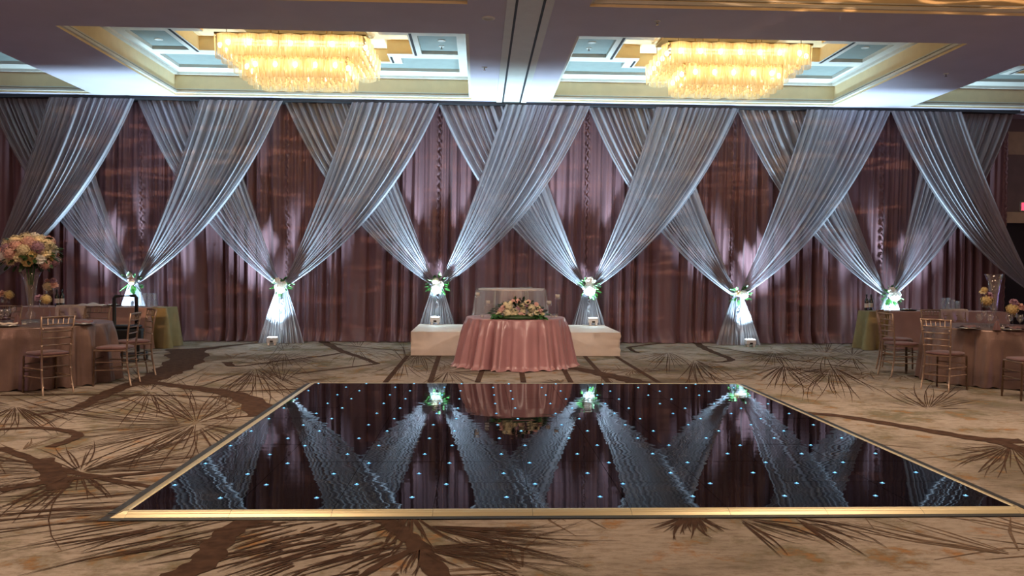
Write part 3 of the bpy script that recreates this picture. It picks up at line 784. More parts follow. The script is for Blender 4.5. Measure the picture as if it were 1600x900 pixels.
# clear-draped cake table on the stage
KX, KY = .60, 15.02
ct = thing('cake_table', 'small round table on the stage showing through its clear sparkly overlay', 'table', (KX, KY, SZ))
mb = MB(); mb.lathe([(.001, .735), (.60, .735), (.61, .72), (.60, .705), (.001, .705)], 48); mb.build('tabletop', M['napkin'], ct)
for k in range(4):
    a = PI/4+k*PI/2; mb = MB(); mb.tube([(.42*W(a), .42*S(a), .705), (.46*W(a), .46*S(a), 0)], .014, 8); mb.build('leg', M['chrome'], ct, True)
round_cloth('table_overlay', KX, KY, .64, SZ+.742, SZ+.006, 12, .07, .035, M['overlay'], 'clear sparkly overlay draped over the small table on the stage', 'tablecloth', 9)
# knife and server on it
def utensil(name, label, x, y, z, rz, kind):
    t = thing(name, label, 'cutlery', (x, y, z), rz, 'cake cutlery on the clear-draped table')
    mb = MB(); mb.tube([(0, 0, .008), (.10, 0, .010), (.12, 0, .008)], [.007, .009, .005], 8); mb.build('handle', M['chrome'], t, True)
    mb = MB(); w = .012 if kind else .028
    mb.add([(.12, -.006, .008), (.12, .006, .008), (.2, w, .008), (.30, 0, .008), (.2, -w, .008), (.12, -.006, .010), (.12, .006, .010), (.2, w, .010), (.30, 0, .010), (.2, -w, .010)], [(0, 1, 2, 3, 4), (9, 8, 7, 6, 5), (0, 5, 6, 1), (1, 6, 7, 2), (2, 7, 8, 3), (3, 8, 9, 4), (4, 9, 5, 0)])
    mb.build('blade', M['chrome'], t)
utensil('cake_knife', 'slim silver cake knife on the clear-draped table, nearer its edge', KX+.28, KY-.1, SZ+.748, .3, 1)
utensil('cake_server', 'broad silver cake server on the clear-draped table, nearer its middle', KX+.12, KY-.22, SZ+.748, .15, 0)

# head table flowers
fa = thing('floral_centrepiece', 'low mound of ivory and blush flowers with greenery on the rose satin table', 'flowers', (TX+.02, TY-.48, TZ+.005))
random.seed(77)
mb = MB(); mb.lathe([(.001, 0), (.30, 0), (.32, .03), (.20, .07), (.001, .08)], 24); mb.build('foam_tray', M['leaf_dark'], fa, True)
pts = []
for k in range(260):
    a = random.uniform(0, 2*PI); q = math.sqrt(random.random()); x = .44*q*W(a); y = .21*q*S(a); z = .04+.25*(1-q*q)**.7*random.uniform(.6, 1)
    d = Vector((x*2.2, y*2.5-.3, random.uniform(-.15, .9)*(1-q*.8))); pts.append((Vector((x, y, z)), d))
leaves_mesh(pts, .075, .022, 3).build('foliage', M['leaf_dark'], fa, True)
fx = [('hydrangea', 'ivory_petal', -.15, .155, .085), ('hydrangea', 'ivory_petal', -.17, .065, .09), ('hydrangea', 'ivory_petal', -.06, .09, .07), ('hydrangea', 'ivory_petal', .05, .17, .07), ('hydrangea', 'ivory_petal', .06, .10, .06),
      ('hydrangea', 'ivory_petal', .19, .14, .085), ('rose', 'ivory_petal', -.08, .02, .065), ('rose', 'blush_petal', .04, .015, .075), ('hydrangea', 'ivory_petal', .17, .04, .065), ('rose', 'blush_petal', -.08, .24, .05),
      ('rose', 'blush_petal', -.01, .25, .04), ('rose', 'blush_petal', -.28, .10, .05), ('rose', 'ivory_petal', -.30, .05, .05), ('hydrangea', 'ivory_petal', -.20, .20, .05), ('rose', 'ivory_petal', .12, .23, .045),
      ('rose', 'blush_petal', .27, .20, .04), ('rose', 'ivory_petal', .27, .07, .045), ('rose', 'blush_petal', .33, .10, .045), ('rose', 'blush_petal', .0, .19, .04), ('rose', 'ivory_petal', -.12, .22, .04),
      ('rose', 'ivory_petal', .30, .15, .035), ('rose', 'blush_petal', -.24, .15, .045), ('rose', 'lilac_petal', .12, .17, .04), ('rose', 'lilac_petal', -.02, .13, .04), ('rose', 'ivory_petal', .36, .05, .04), ('rose', 'blush_petal', .15, .24, .04)]
for kd, c_, x, z, r in fx:
    r *= .84
    q = min(1, abs(x)/.44); y = -.20*math.sqrt(max(0, 1-q*q))*(1-z/.36); blossom(fa, kd, c_, (x, y, z+.02), r, (x*1.5, -1, z*3.0))
pts = [(Vector((sx*.30+random.uniform(-.1, .1), -.12+random.uniform(-.06, .06), .03+random.random()*.05)), Vector((sx*random.uniform(-.3, 1), -1, random.uniform(-.9, .3)))) for sx in (-1, 1) for k in range(26)]
leaves_mesh(pts, .09, .032, 5).build('leaf_spray', M['leaf'], fa, True)

# floating candle stems
def candle_stem(x, y, h, z, label, group):
    t = thing('candle_holder', label, 'candle holder', (x, y, z), 0, group)
    mb = MB(); mb.lathe([(.001, 0), (.05, 0), (.048, .006), (.010, .014), (.006, .03), (.006, h-.10), (.012, h-.09), (.040, h-.082), (.042, h), (.039, h), (.037, h-.076), (.001, h-.078)], 20); mb.build('glass_stem', M['glass'], t, True)
    mb = MB(); mb.lathe([(.001, h-.055), (.033, h-.055), (.036, h-.02), (.034, h-.004), (.001, h-.004)], 16); mb.build('candle', M['wax'], t, True)
    return t
def votive(x, y, z, label, group):
    t = thing('votive_candle', label, 'candle', (x, y, z), 0, group)
    mb = MB(); mb.lathe([(.001, 0), (.026, 0), (.032, .06), (.030, .06), (.024, .006), (.001, .006)], 16); mb.build('glass_cup', M['glass'], t, True)
    mb = MB(); mb.lathe([(.001, .008), (.022, .008), (.024, .03), (.001, .03)], 12); mb.build('candle', M['wax'], t, True)
g = 'stemmed candle holders on the head table'
p = at(743.5, 490, Z=TZ); candle_stem(TX-.60, TY-.05, .385, TZ+.004, 'tallest glass candle holder on the rose table, trolley side of the flowers', g)
candle_stem(TX-.44, TY-.20, .265, TZ+.004, 'shorter glass candle holder on the rose table, trolley side of the flowers', g)
candle_stem(TX+.66, TY-.02, .36, TZ+.004, 'taller glass candle holder on the rose table, doorway side of the flowers', g)
candle_stem(TX+.51, TY-.20, .265, TZ+.004, 'shorter glass candle holder on the rose table, doorway side of the flowers', g)
g2 = 'votives on the head table'
votive(TX-.53, TY-.25, TZ+.004, 'votive glass at the foot of the candle holders, trolley side of the rose table', g2)
votive(TX+.56, TY-.22, TZ+.004, 'votive glass nearer the flowers, doorway side of the rose table', g2)
votive(TX+.63, TY-.14, TZ+.004, 'votive glass nearer the rim, doorway side of the rose table', g2)
# clear chair behind the head table
gc = thing('ghost_chair', 'clear acrylic chair behind the flowers on the rose table', 'chair', (TX-.30, TY+1.0, 0), PI)
mb = MB(); mb.box(-.21, .21, -.20, .22, .445, .465); mb.build('seat', M['acrylic'], gc, bevel=.02)
mb = MB(); mb.grid(lambda u, v: (.20*W(PI*u)*(1-.0*v), -.20-.03*S(PI*u)-.05*v, .46+v*(.40+.07*S(PI*u)) if True else 0), 24, 10); mb.build('backrest', M['acrylic'], gc, True)
mb = MB(); mb.tube([(.20*W(PI*k/16), -.26, .80+.12*S(PI*k/16)) for k in range(17)], .009, 8); mb.build('back_rim', M['acrylic'], gc, True)
for sx in (-1, 1):
    for sy in (-1, 1): mb = MB(); mb.tube([(sx*.18, sy*.18+.01, .45), (sx*.20, sy*.21+.01, 0)], [.018, .012], 8); mb.build('leg', M['acrylic'], gc, True)
dup(gc, (TX+.34, TY+1.0, 0), PI+.05, 'clear acrylic chair behind the rose table, on the doorway side of the flowers')

# ------------------------------------------------------------------ chiavari chairs
def make_chair(loc, rz, label, group):
    t = thing('chiavari_chair', label, 'chair', loc, rz, group)
    def tube(name, pts, r, n=8, rings=()):
        mb = MB(); mb.tube(pts, r, n)
        for q in rings:
            A = Vector(pts[0]); B = Vector(pts[-1]); c = A.lerp(B, q); d = (B-A).normalized()*.006; rr = (r if not isinstance(r, list) else r[0])*1.35
            mb.tube([c-d, c+d], rr, n)
        return mb.build(name, M['gold_chair'], t, True)
    for sx in (-1, 1):
        tube('leg', [(sx*.185, .19, .44), (sx*.19, .20, 0)], .0125, 8, (.15, .4, .65, .85))
        mb = MB(); mb.tube([(sx*.175, -.245, 0), (sx*.165, -.20, .25), (sx*.16, -.19, .45), (sx*.175, -.215, .70), (sx*.19, -.25, .92)], .0125, 8)
        for z, y in ((.1, -.228), (.3, -.197), (.58, -.2), (.78, -.228)): mb.tube([(sx*(.165), y, z-.006), (sx*(.166), y, z+.006)], .0165, 8)
        mb.build('leg', M['gold_chair'], t, True)
    mb = MB(); mb.box(-.19, .19, -.19, .20, .435, .458); sf_ = mb.build('seat_frame', M['gold_chair'], t, bevel=.008)
    def pad(u, v):
        a = 2*PI*u; r = 1 if v > .5 else v*2; e = .5
        cx_ = math.copysign(abs(W(a))**e, W(a)); cy_ = math.copysign(abs(S(a))**e, S(a))
        z = .50-.012*r**4 if v <= .5 else .488-(v-.5)*2*.028
        k = 1+(.03*S(PI*(v-.5)*2) if v > .5 else 0)
        return (cx_*.19*r*k, cy_*.195*r*k+.005, z)
    mb = MB(); mb.grid(pad, 32, 10); mb.build('seat_cushion', M['plum'], sf_, True)
    def yb(z): return -.19-.06*max(0, (z-.45)/.47)**1.3
    def xb(z): return .16+.03*(z-.45)/.47
    for nm, z, r in (('top_rail', .905, .012), ('back_rail', .825, .008), ('back_rail', .74, .008), ('back_rail', .66, .008), ('back_rail', .58, .008)):
        tube(nm, [(-xb(z), yb(z), z), (0, yb(z)-.012, z+(.006 if z > .9 else 0)), (xb(z), yb(z), z)], r)
    for k in range(5):
        x = -.115+.0575*k; tube('spindle', [(x, yb(.825)-.008, .825), (x*1.05, yb(.905)-.008, .905)], .007, 6)
    for z in (.17, .25, .34): tube('stretcher', [(-.188, .197, z), (.188, .197, z)], .008, 6) if z != .17 else None
    for z in (.20, .30):
        for sx in (-1, 1): tube('stretcher', [(sx*.188, .197, z), (sx*.167, -.205, z)], .008, 6)
    tube('stretcher', [(-.166, -.208, .20), (.166, -.208, .20)], .008, 6); tube('stretcher', [(-.163, -.196, .33), (.163, -.196, .33)], .008, 6)
    return t
def facing(p, q): return math.atan2(q[1]-p[1], q[0]-p[0])-PI/2
LT = (-5.78, 10.78); RT = (7.22, 11.0)
gL = 'gold chairs around the table with the flower ball'; gR = 'gold chairs around the table with the empty trumpet vase'
def ang(dx, dy): return math.atan2(dy, dx)-PI/2
ch = make_chair((-5.12, 9.80, 0), ang(-.8, .6), 'gold chair with slatted back turned to the dance floor, at the flower ball table', gL)
def chair(x, y, dx, dy, label, group): return dup(ch, (x, y, 0), ang(dx, dy), label, group)
chair(-4.64, 10.50, -1, -.08, 'gold chair seen side on at the flower ball table, before the luggage trolley', gL)
chair(-4.78, 11.36, -.75, -.6, 'gold chair half hidden behind the side-on chair, nearest the trolley', gL)
p = at(137, 485, Y=11.95); plainL = chair(p.x, 11.95, -.15, -1, 'gold chair beyond the flower ball table with no sequin cover', gL)
p = at(100, 485, Y=12.0); capL = chair(p.x, 12.0, .0, -1, 'gold chair beyond the flower ball table wearing a sequin back cover', gL)
p = at(5, 485, Y=12.0); chair(p.x, 11.95, .2, -1, 'gold chair beyond the flower ball table behind the orange floating flower', gL)
chair(6.02, 10.16, .83, .55, 'gold chair with slatted back turned to the dance floor, at the empty trumpet vase table', gR)
chair(6.17, 11.52, 1, .05, 'gold chair seen side on at the empty trumpet vase table, nearest the dance floor edge', gR)
chair(6.50, 12.28, .75, -.65, 'gold chair standing behind the side-on chair at the trumpet vase table', gR)
chair(6.62, 9.42, -1, .05, 'gold chair cut by the picture edge in front of the trumpet vase table', gR)
p = at(1473, 490, Y=12.45); chair(p.x, 12.45, .25, -1, 'gold chair beyond the trumpet vase table, back rail seen below the glass cylinders', gR)
p = at(1506, 490, Y=12.4); capR = chair(p.x, 12.40, .05, -1, 'gold chair beyond the trumpet vase table wearing a sequin back cover', gR)
def chair_cap(c, label):
    mb = MB(); n = 28
    def fn(u, v):
        x = -.235+.47*u; s_ = 1 if v < .5 else -1; q = abs(v-.5)*2
        z = .935-.20*q+.012*S(u*22)*q-.01*(2*u-1)**2
        return (x*(1+.05*q), -.25-s_*(.022+.02*S(u*17+v*5)*q)*min(1, q*6+.1), z)
    mb.grid(fn, n, 16); o = mb.build('chair_back_cover', M['sequin_cap'], None, True)
    o.location = c.location; o.rotation_euler = c.rotation_euler; tag(o, label, 'chair cover', 'sequin covers on chair backs')
chair_cap(capL, 'silver sequin cover over the chair back beyond the flower ball table')
chair_cap(capR, 'silver sequin cover over the chair back beyond the empty trumpet vase table')

# ------------------------------------------------------------------ guest tables
round_cloth('tablecloth', LT[0], LT[1], .90, .76, .004, 18, .04, .085, M['sequin'], 'blush sequin cloth under the vase with the flower ball', 'tablecloth', 21, 'blush sequin tablecloths')
round_cloth('tablecloth', RT[0], RT[1], .88, .76, .004, 18, .04, .085, M['sequin'], 'blush sequin cloth under the empty trumpet vase', 'tablecloth', 33, 'blush sequin tablecloths')
TT = .766
def trumpet_vase(x, y, label, h=.68, water=True):
    t = thing('trumpet_vase', label, 'vase', (x, y, TT))
    mb = MB(); mb.lathe([(.001, 0), (.09, 0), (.085, .012), (.03, .03), (.022, .045), (.05, .07), (.062, .10), (.05, .13), (.026, .155), (.032, .18), (.045, .28), (.062, h*.62), (.085, h*.85), (.125, h), (.119, h), (.080, h*.85), (.057, h*.62), (.040, .28), (.024, .19), (.001, .185)], 32)
    mb.build('glass_body', M['glass'], t, True)
    if water: mb = MB(); mb.lathe([(.036, .28), (.052, h*.62), (.076, h*.84), (.001, h*.84)], 24); mb.build('water', M['acrylic'], t, True)
    return t
pv = at(48, 480, Y=10.75); trumpet_vase(pv.x, 10.75, 'tall trumpet vase holding the ball of flowers', .66, False)
fb = thing('flower_ball', 'large ball of ivory, blush and lilac blooms on the tall trumpet vase', 'flowers', (pv.x, 10.75, 1.66))
random.seed(9)
n = 48; cols_ = ['ivory_petal', 'blush_petal', 'ivory_petal', 'lilac_petal', 'yellow_petal', 'white_petal', 'blush_petal', 'ivory_petal']
for i in range(n):
    zz = 1-1.62*(i+.5)/n; rr = math.sqrt(1-zz*zz); a = i*2.39996; d = Vector((rr*W(a), rr*S(a), zz*.72))
    kd = 'hydrangea' if i % 5 in (0, 2, 3) else 'rose'; r = random.uniform(.075, .10) if kd == 'hydrangea' else random.uniform(.05, .07)
    blossom(fb, kd, cols_[random.randrange(8)], d*.29, r, d)
pts = []
for k in range(220):
    a = random.uniform(0, 2*PI); z = random.uniform(-.8, .9); rr = math.sqrt(1-z*z); d = Vector((rr*W(a), rr*S(a), z*.72)); pts.append((d*random.uniform(.18, .34), d+Vector((0, 0, -.3))))
leaves_mesh(pts, .085, .03, 8).build('foliage', M['leaf_dark'], fb, True)
mb = MB(); [mb.tube([(W(k)*.02, S(k)*.02, -.40), (W(k)*.05, S(k)*.05, -.2), (W(k)*.1, S(k)*.1, -.05)], .005, 5) for k in range(9)]; mb.build('stem', M['stem'], fb, True)

def float_bowl(px, py, Y, h, label, group, blooms):
    """stemmed glass bowl with blooms resting in it; px,py is where its blooms sit"""
    p = at(px, py, Y=Y); h = p.z-TT-.03
    t = thing('flower_stand', label, 'flowers', (p.x, Y, TT), 0, group)
    mb = MB(); mb.lathe([(.001, 0), (.055, 0), (.052, .006), (.010, .014), (.007, .03), (.007, max(.04, h-.12)), (.014, max(.05, h-.11)), (.05, h-.10), (.055, h), (.052, h), (.047, h-.093), (.001, h-.095)], 20); mb.build('glass_stem', M['glass'], t, True)
    for kd, c_, dx, dz, r in blooms: blossom(t, kd, c_, (dx, -.015, h+dz), r, (dx*3, -.5, 1))
    leaves_mesh([(Vector((W(k)*.03, S(k)*.03, h)), Vector((W(k), S(k), .1))) for k in range(8)], .06, .02, 4).build('foliage', M['leaf_dark'], t, True)
gl_ = 'flowers on glass stems at the flower ball table'; gr_ = 'flowers on glass stems at the empty trumpet vase table'
float_bowl(68, 464, 10.35, 0, 'yellow and dark red blooms on a low glass stem before the tall vase', gl_, [('hydrangea', 'yellow_petal', .04, 0, .07), ('rose', 'lilac_petal', -.05, .02, .05)])
float_bowl(78, 444, 11.0, 0, 'blush and ivory blooms on a high glass stem beside the tall vase', gl_, [('hydrangea', 'ivory_petal', -.02, .0, .07), ('rose', 'blush_petal', .06, .02, .05), ('rose', 'lilac_petal', .05, .08, .04), ('rose', 'blush_petal', -.03, .08, .03)])
float_bowl(9, 457, 10.75, 0, 'orange blooms on a glass stem at the picture edge by the flower ball', gl_, [('hydrangea', 'yellow_petal', .05, 0, .065), ('rose', 'blush_petal', -.05, .01, .06)])
float_bowl(1541, 466, 10.75, 0, 'pale yellow blooms in two tufts before the empty trumpet vase', gr_, [('hydrangea', 'yellow_petal', 0, .0, .085), ('rose', 'lilac_petal', .02, .07, .06), ('rose', 'ivory_petal', -.06, .12, .04), ('hydrangea', 'yellow_petal', -.04, .14, .05)])
float_bowl(1583, 480, 10.55, 0, 'yellow and lilac blooms on a low glass stem beside the empty trumpet vase', gr_, [('hydrangea', 'yellow_petal', -.02, 0, .085), ('rose', 'blush_petal', .08, .04, .06), ('rose', 'lilac_petal', .0, .10, .05)])
pr_ = at(1553, 480, Y=11.0); trumpet_vase(pr_.x, 11.0, 'tall empty trumpet vase of water on the sequin cloth', .73)

def wine_glass(px, py, Y, label, group):
    p = at(px, py, Y=Y); mb = MB(); t = thing('wine_glass', label, 'glass', (p.x, Y, TT), 0, group)
    mb.lathe([(.001, 0), (.036, .001), (.034, .005), (.006, .012), (.004, .09), (.012, .10), (.036, .13), (.042, .16), (.036, .205), (.034, .205), (.040, .16), (.033, .132), (.001, .105)], 20); mb.build('glass_bowl', M['glass'], t, True); return t
gw = 'wine glasses on the flower ball table'
for px, Y, l in ((2, 10.2, 'at the picture edge'), (11, 10.3, 'under the orange blooms'), (19, 10.9, 'behind the folded napkin')): wine_glass(px, 490, Y, 'stemmed wine glass on the flower ball table, '+l, gw)
gw = 'wine glasses on the empty trumpet vase table'
for px, Y, l in ((1531, 10.45, 'beside the wide dinner plate'), (1547, 10.4, 'under the two-tuft yellow blooms'), (1538, 11.3, 'behind the two-tuft blooms'), (1577, 10.3, 'under the yellow and lilac blooms'), (1594, 10.25, 'last before the picture edge')): wine_glass(px, 490, Y, 'stemmed wine glass on the trumpet vase table, '+l, gw)
def goblet_napkin(px, Y, z, label):
    p = at(px, 490, Y=Y); t = thing('folded_napkin', label, 'napkin', (p.x, Y, z))
    mb = MB()
    def fn(u, v):
        a = 2*PI*u; r = .042*(1-v**1.6)*(1+.2*S(5*a))+.001; return (r*W(a), r*S(a), .13*v)
    mb.grid(fn, 54, 12); mb.build('napkin_cloth', M['plum'], t, True)
    mb = MB(); mb.lathe([(.030, .012), (.034, .016), (.030, .02)], 16); mb.build('napkin_ring', M['chrome'], t, True)
def place_setting(px, py, label, nl, col='plum'):
    p = at(px, py, Z=TT)
    t = thing('dinner_plate', label, 'plate', (p.x, p.y, TT)); mb = MB(); mb.lathe([(.001, .003), (.09, .003), (.15, .014), (.152, .018), (.09, .008), (.001, .008)], 32); mb.build('rim', M['chrome'], t, True)
    mb = MB(); mb.lathe([(.001, .010), (.085, .010), (.10, .016), (.001, .012)], 28); mb.build('well', M['white_plastic'], t, True)
    n_ = thing('napkin', nl, 'napkin', (p.x, p.y, TT+.014), .4)
    mb = MB(); mb.grid(lambda u, v: (-.11+.22*u, -.05+.10*v+.01*S(u*9), .012+.022*S(PI*v)+.006*S(u*14)), 20, 8); mb.build('cloth_fold', M[col], n_, True)
place_setting(130, 507, 'round dinner plate at the rim of the flower ball table, behind the slatted chair', 'dark folded napkin on the plate behind the slatted chair at the flower ball table')
place_setting(12, 510, 'round dinner plate on the flower ball table at the picture edge', 'pale folded napkin on the plate at the picture edge of the flower ball table', 'napkin')
place_setting(1512, 514, 'round dinner plate behind the slatted chair on the trumpet vase table', 'dark folded napkin on the plate behind the slatted chair at the trumpet vase table')
place_setting(1582, 516, 'round dinner plate below the yellow and lilac blooms', 'dark folded napkin on the plate below the yellow and lilac blooms')
goblet_napkin(27, 10.45, TT, 'dark napkin folded into a pointed bud on the flower ball table')
goblet_napkin(1558, 10.25, TT, 'dark napkin folded into a pointed bud before the empty trumpet vase')
p = at(38, 500, Y=10.25); votive(p.x, 10.25, TT, 'votive glass before the tall vase with the flower ball', None)
p = at(1567, 500, Y=10.35); votive(p.x, 10.35, TT, 'votive glass by the foot of the empty trumpet vase', None)

# ------------------------------------------------------------------ buffet tables along the drapes
def box_cloth(name, x0, x1, y0, y1, zt, m, label, group, seed, amp=.02, nf=9, drop=1.0):
    random.seed(seed); ph = random.uniform(0, 6)
    Lx, Ly = x1-x0, y1-y0; per = 2*(Lx+Ly)
    def edge2(d):
        if d < Lx: return x0+d, y0, 0, -1
        d -= Lx
        if d < Ly: return x1, y0+d, 1, 0
        d -= Ly
        if d < Lx: return x1-d, y1, 0, 1
        return x0, y1-(d-Lx), -1, 0
    n = 300; ds = [per*i/n for i in range(n)]; vs = []; K = [j/18 for j in range(19)]
    for v in K:
        for d in ds:
            x, y, nx, ny = edge2(d); c = min(abs(x-x0), abs(x1-x)) + min(abs(y-y0), abs(y1-y)); cr_ = math.exp(-(c/.12)**2)
            o = (amp*S(d*nf+ph)+.5*amp*S(d*nf*2.3)+.09*cr_)*v
            cxm, cym = (x-(x0+x1)/2)/max(Lx, .01), (y-(y0+y1)/2)/max(Ly, .01)
            vs.append((x+(nx*o if c > 1e-6 else cxm*o*2), y+(ny*o if c > 1e-6 else cym*o*2), zt-(zt-.006)*v*drop))
    mb = MB(); fs = [(j*n+i, j*n+(i+1) % n, (j+1)*n+(i+1) % n, (j+1)*n+i) for j in range(18) for i in range(n)]
    mb.add(vs, fs); mb.add([(x0, y0, zt), (x1, y0, zt), (x1, y1, zt), (x0, y1, zt)], [(0, 1, 2, 3)])
    return tag(mb.build(name, m, None, True), label, 'tablecloth', group)
gb = 'layered cloths on the buffet tables'
box_cloth('tablecloth', -8.5, -5.78, 15.15, 15.72, .750, M['yellow_cloth'], 'olive yellow cloth hanging at the table end behind the luggage trolley', gb, 1, amp=.03, nf=14)
box_cloth('tablecloth', -8.5, -6.05, 15.07, 15.77, .757, M['pink_cloth'], 'pale pink cloth over the long table behind the luggage trolley', gb, 2, amp=.008)
box_cloth('tablecloth', 7.58, 10.3, 15.35, 15.80, .750, M['yellow_cloth'], 'olive yellow cloth hanging at the table end under the wine bottles with pink beside it', gb, 3, amp=.03, nf=14)
box_cloth('tablecloth', 7.98, 10.3, 15.27, 15.85, .757, M['pink_cloth'], 'pale pink cloth over the long table behind the trumpet vase table', gb, 4, amp=.008)
def bottle(px, Y, label, group):
    p = at(px, 470, Y=Y); t = thing('wine_bottle', label, 'bottle', (p.x, Y, .759), 0, group)
    mb = MB(); mb.lathe([(.001, 0), (.037, 0), (.038, .01), (.038, .19), (.030, .215), (.015, .24), (.0135, .30), (.015, .302), (.015, .315), (.001, .315)], 20); t = mb.build('bottle_body', M['bottle'], t, True)
    mb = MB(); mb.lathe([(.0386, .06), (.0386, .145)], 20); mb.build('label', M['paper'], t, True)
    mb = MB(); mb.lathe([(.0145, .27), (.0162, .272), (.0162, .317), (.001, .318)], 14); mb.build('foil', M['black'], t, True)
g = 'wine bottles on the table beyond the flower ball'
bottle(89, 15.35, 'dark wine bottle behind the flower ball table, the one further from the trolley', g); bottle(97, 15.4, 'dark wine bottle behind the flower ball table, the one nearer the trolley', g)
g = 'wine bottles on the olive and pink table'
bottle(1354, 15.55, 'dark wine bottle at the very end of the olive and pink clothed table', g); bottle(1361, 15.65, 'dark wine bottle second from the end of the olive and pink clothed table', g)
def cylinder(px, Y, h, label, group):
    p = at(px, 470, Y=Y); t = thing('cylinder_vase', label, 'vase', (p.x, Y, .759), 0, group)
    mb = MB(); mb.lathe([(.001, 0), (.05, 0), (.05, h), (.046, h), (.046, .012), (.001, .012)], 24); mb.build('glass_wall', M['glass'], t, True)
g = 'glass cylinders on the pink table behind the trolley'
for px, Y, h, l in ((225, 15.45, .25, 'nearest the floral tie'), (233, 15.3, .26, 'in the middle of three'), (241, 15.5, .25, 'nearest the olive cloth end')): cylinder(px, Y, h, 'clear glass cylinder behind the trolley, '+l, g)
g = 'glass cylinders on the pink table beyond the trumpet vase table'
for px, Y, h, l in ((1474, 15.5, .26, 'end of the row nearest the wine bottles'), (1482, 15.6, .26, 'second of four from the wine bottles'), (1489, 15.42, .23, 'third of four from the wine bottles'), (1496, 15.55, .20, 'shortest, at the doorway end of the row')): cylinder(px, Y, h, 'clear glass cylinder, '+l, g)
def tray(px, Y, label):
    p = at(px, 480, Y=Y); t = thing('serving_tray', label, 'tray', (p.x, Y, .759)); mb = MB(); mb.lathe([(.001, 0), (.14, 0), (.17, .02), (.172, .024), (.14, .006), (.001, .006)], 28); mb.build('dish', M['food'], t, True)
    mb = MB(); random.seed(px); [mb.sphere((random.uniform(-.09, .09), random.uniform(-.09, .09), .022), .022, 8, 5) for k in range(9)]; o = mb.build('canapes', M['chrome'], t, True); o['kind'] = 'stuff'
tray(1419, 15.6, 'dark round tray on the pink table near the wine bottles'); tray(176, 15.5, 'dark round tray on the pink table behind the trolley handle')
for (px, l, w) in ((143, 'rumpled pale linen napkin lying on the pink table, the large one', .34), (120, 'flat pale linen napkin on the pink table, beside the rumpled one', .22)):
    p = at(px, 480, Y=15.5); t = thing('linen_napkin', l, 'napkin', (p.x, 15.5, .76), 0, 'linen on the pink table')
    mb = MB(); mb.grid(lambda u, v: (-w+2*w*u, -.12+.24*v, .004+(.05 if w > .3 else .02)*max(0, S(PI*u))*S(PI*v)*(1+.3*S(u*17+v*9))), 40, 12); mb.build('cloth_fold', M['napkin'], t, True)

# luggage trolley
p = at(196, 500, Y=13.1)
tr = thing('luggage_trolley', 'black folding luggage trolley with a tall looped handle by the gold chairs', 'trolley', (p.x, 13.1, 0), .15)
hw = .165
mb = MB(); mb.tube([(-hw, 0, .45), (-hw, 0, 1.0), (-hw+.02, 0, 1.035), (hw-.02, 0, 1.045), (hw, 0, 1.01), (hw, 0, .45)], .028, 10); hd_ = mb.build('handle', M['black'], tr, True)
for sx in (-1, 1): mb = MB(); mb.tube([(sx*hw, 0, .5), (sx*hw, .05, .13)], .025, 8); mb.build('upright', M['black'], tr, True)
mb = MB(); mb.box(-.27, .27, -.16, .12, .34, .52); mb.box(-.24, .24, -.12, .08, .52, .58); mb.build('case', M['black'], tr, bevel=.03)
mb = MB(); mb.box(-.26, .26, -.30, .10, .10, .13); bp_ = mb.build('base_plate', M['black'], tr, bevel=.01)
mb = MB(); [mb.box(x-.02, x+.02, -.14, -.10, .13, .345) for x in (-.22, .22)]; mb.build('brace', M['black'], tr)
for sx in (-1, 1):
    mb = MB(); mb.tube([(sx*.27, .06, .075), (sx*.31, .06, .075)], .075, 18); mb.build('wheel', M['black'], bp_, True)
    mb = MB(); mb.tube([(sx*.22, -.26, .05), (sx*.25, -.26, .05)], .05, 14); mb.build('wheel', M['black'], bp_, True)
for sx in (-1, 1): mb = MB(); mb.sphere((sx*hw, -.03, .56), .04, 10, 7); mb.build('knob', M['black'], hd_, True)

# ------------------------------------------------------------------ light of the room
sc.view_settings.view_transform = 'Standard'; sc.view_settings.look = 'None'; sc.view_settings.gamma = 1
sc.view_settings.use_curve_mapping = False; sc.view_settings.exposure = 0.0
w = bpy.data.worlds.new('room_ambience'); sc.world = w; w.use_nodes = True
w.node_tree.nodes['Background'].inputs[0].default_value = (.30, .22, .30, 1); w.node_tree.nodes['Background'].inputs[1].default_value = .05
# the other chandeliers, over and behind the viewer
for (ci, ri), (x, y) in centres.items():
    if ri == 0 and ci in (1, 2): continue
    e = {0: 14, 1: 105 if ci in (1, 2) else 30, 2: 90, 3: 60}[ri]
    light('AREA', (x, y, 5.1), e, (1, .76, .55), (x, y, 0), size=2.2, size_y=1.5).data.spread = math.radians(125)
    light('POINT', (x, y, 5.0), e*.35, (1, .62, .28), size=.4)
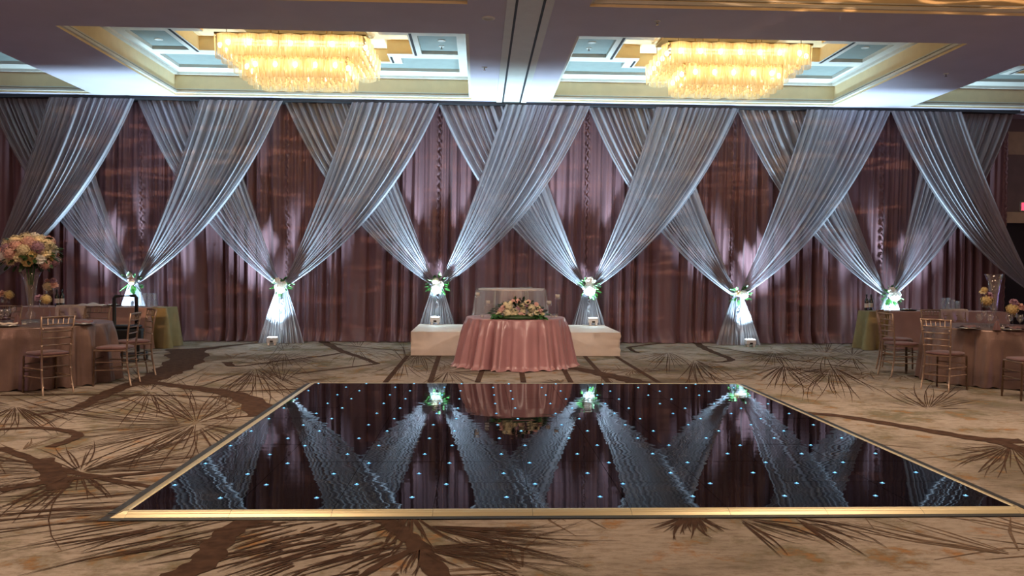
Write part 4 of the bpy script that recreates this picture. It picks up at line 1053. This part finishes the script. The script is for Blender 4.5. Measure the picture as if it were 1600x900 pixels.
# pin spots on the head table, from the ceiling on both sides
light('SPOT', (-3.0, 6.0, 4.8), 520, (1, .80, .66), (TX, TY, .6), size=.06, angle=math.radians(26), blend=.35)
light('SPOT', (4.2, 6.0, 4.8), 520, (1, .80, .66), (TX, TY, .6), size=.06, angle=math.radians(26), blend=.35)
# wide warm wash on the lower drapes and floor, from the rear of the room
for x, e in ((-6, 290), (.6, 900), (7, 290)): light('SPOT', (x, .5, 4.7), e, (1, .62, .48), (x*1.1, 15.8, .3), size=.25, angle=math.radians(48), blend=.7)

for x, y in ((-12.5, 3), (-12.5, 11), (13.5, 3), (13.5, 11), (0, -5)):  # unseen purple fill lights, added to cool the ceiling and ambience
    light('AREA', (x, y, .4), 18, (.55, .38, 1), (x*.6, y+1, 5), size=.8)

sc.cycles.transparent_max_bounces = 40
sc.cycles.sample_clamp_indirect = 6

# water-pattern gobo projectors of the event lighting
def gobo(loc, target, energy):
    o = light('SPOT', loc, energy, (1, .56, .30), target, size=.01, angle=math.radians(42), blend=.5)
    l = o.data; l.use_nodes = True; nt = l.node_tree; em = nt.nodes['Emission']
    tc = nt.nodes.new('ShaderNodeTexCoord'); mp = nt.nodes.new('ShaderNodeMapping'); mp.inputs['Scale'].default_value = (4.5, 4.5, 38)
    wn = nt.nodes.new('ShaderNodeTexNoise'); wn.inputs['Scale'].default_value = 2.6; wn.inputs['Detail'].default_value = 2; wn.inputs['Distortion'].default_value = .6
    cr = nt.nodes.new('ShaderNodeValToRGB'); cr.color_ramp.elements[0].position = .54; cr.color_ramp.elements[1].position = .64
    # world-aligned pattern: rotate the lamp direction back into the room's axes
    vt = nt.nodes.new('ShaderNodeVectorTransform'); vt.vector_type = 'VECTOR'; vt.convert_from = 'OBJECT'; vt.convert_to = 'WORLD'
    nt.links.new(tc.outputs['Normal'], vt.inputs[0]); nt.links.new(vt.outputs[0], mp.inputs['Vector']); nt.links.new(mp.outputs[0], wn.inputs['Vector']); nt.links.new(wn.outputs['Fac'], cr.inputs[0]); nt.links.new(cr.outputs[0], em.inputs['Strength'])
gobo((-5, 3, 4.6), (-4.2, 16.4, 3.3), 2300)
gobo((6, 3, 4.6), (4.9, 16.4, 3.3), 2300)
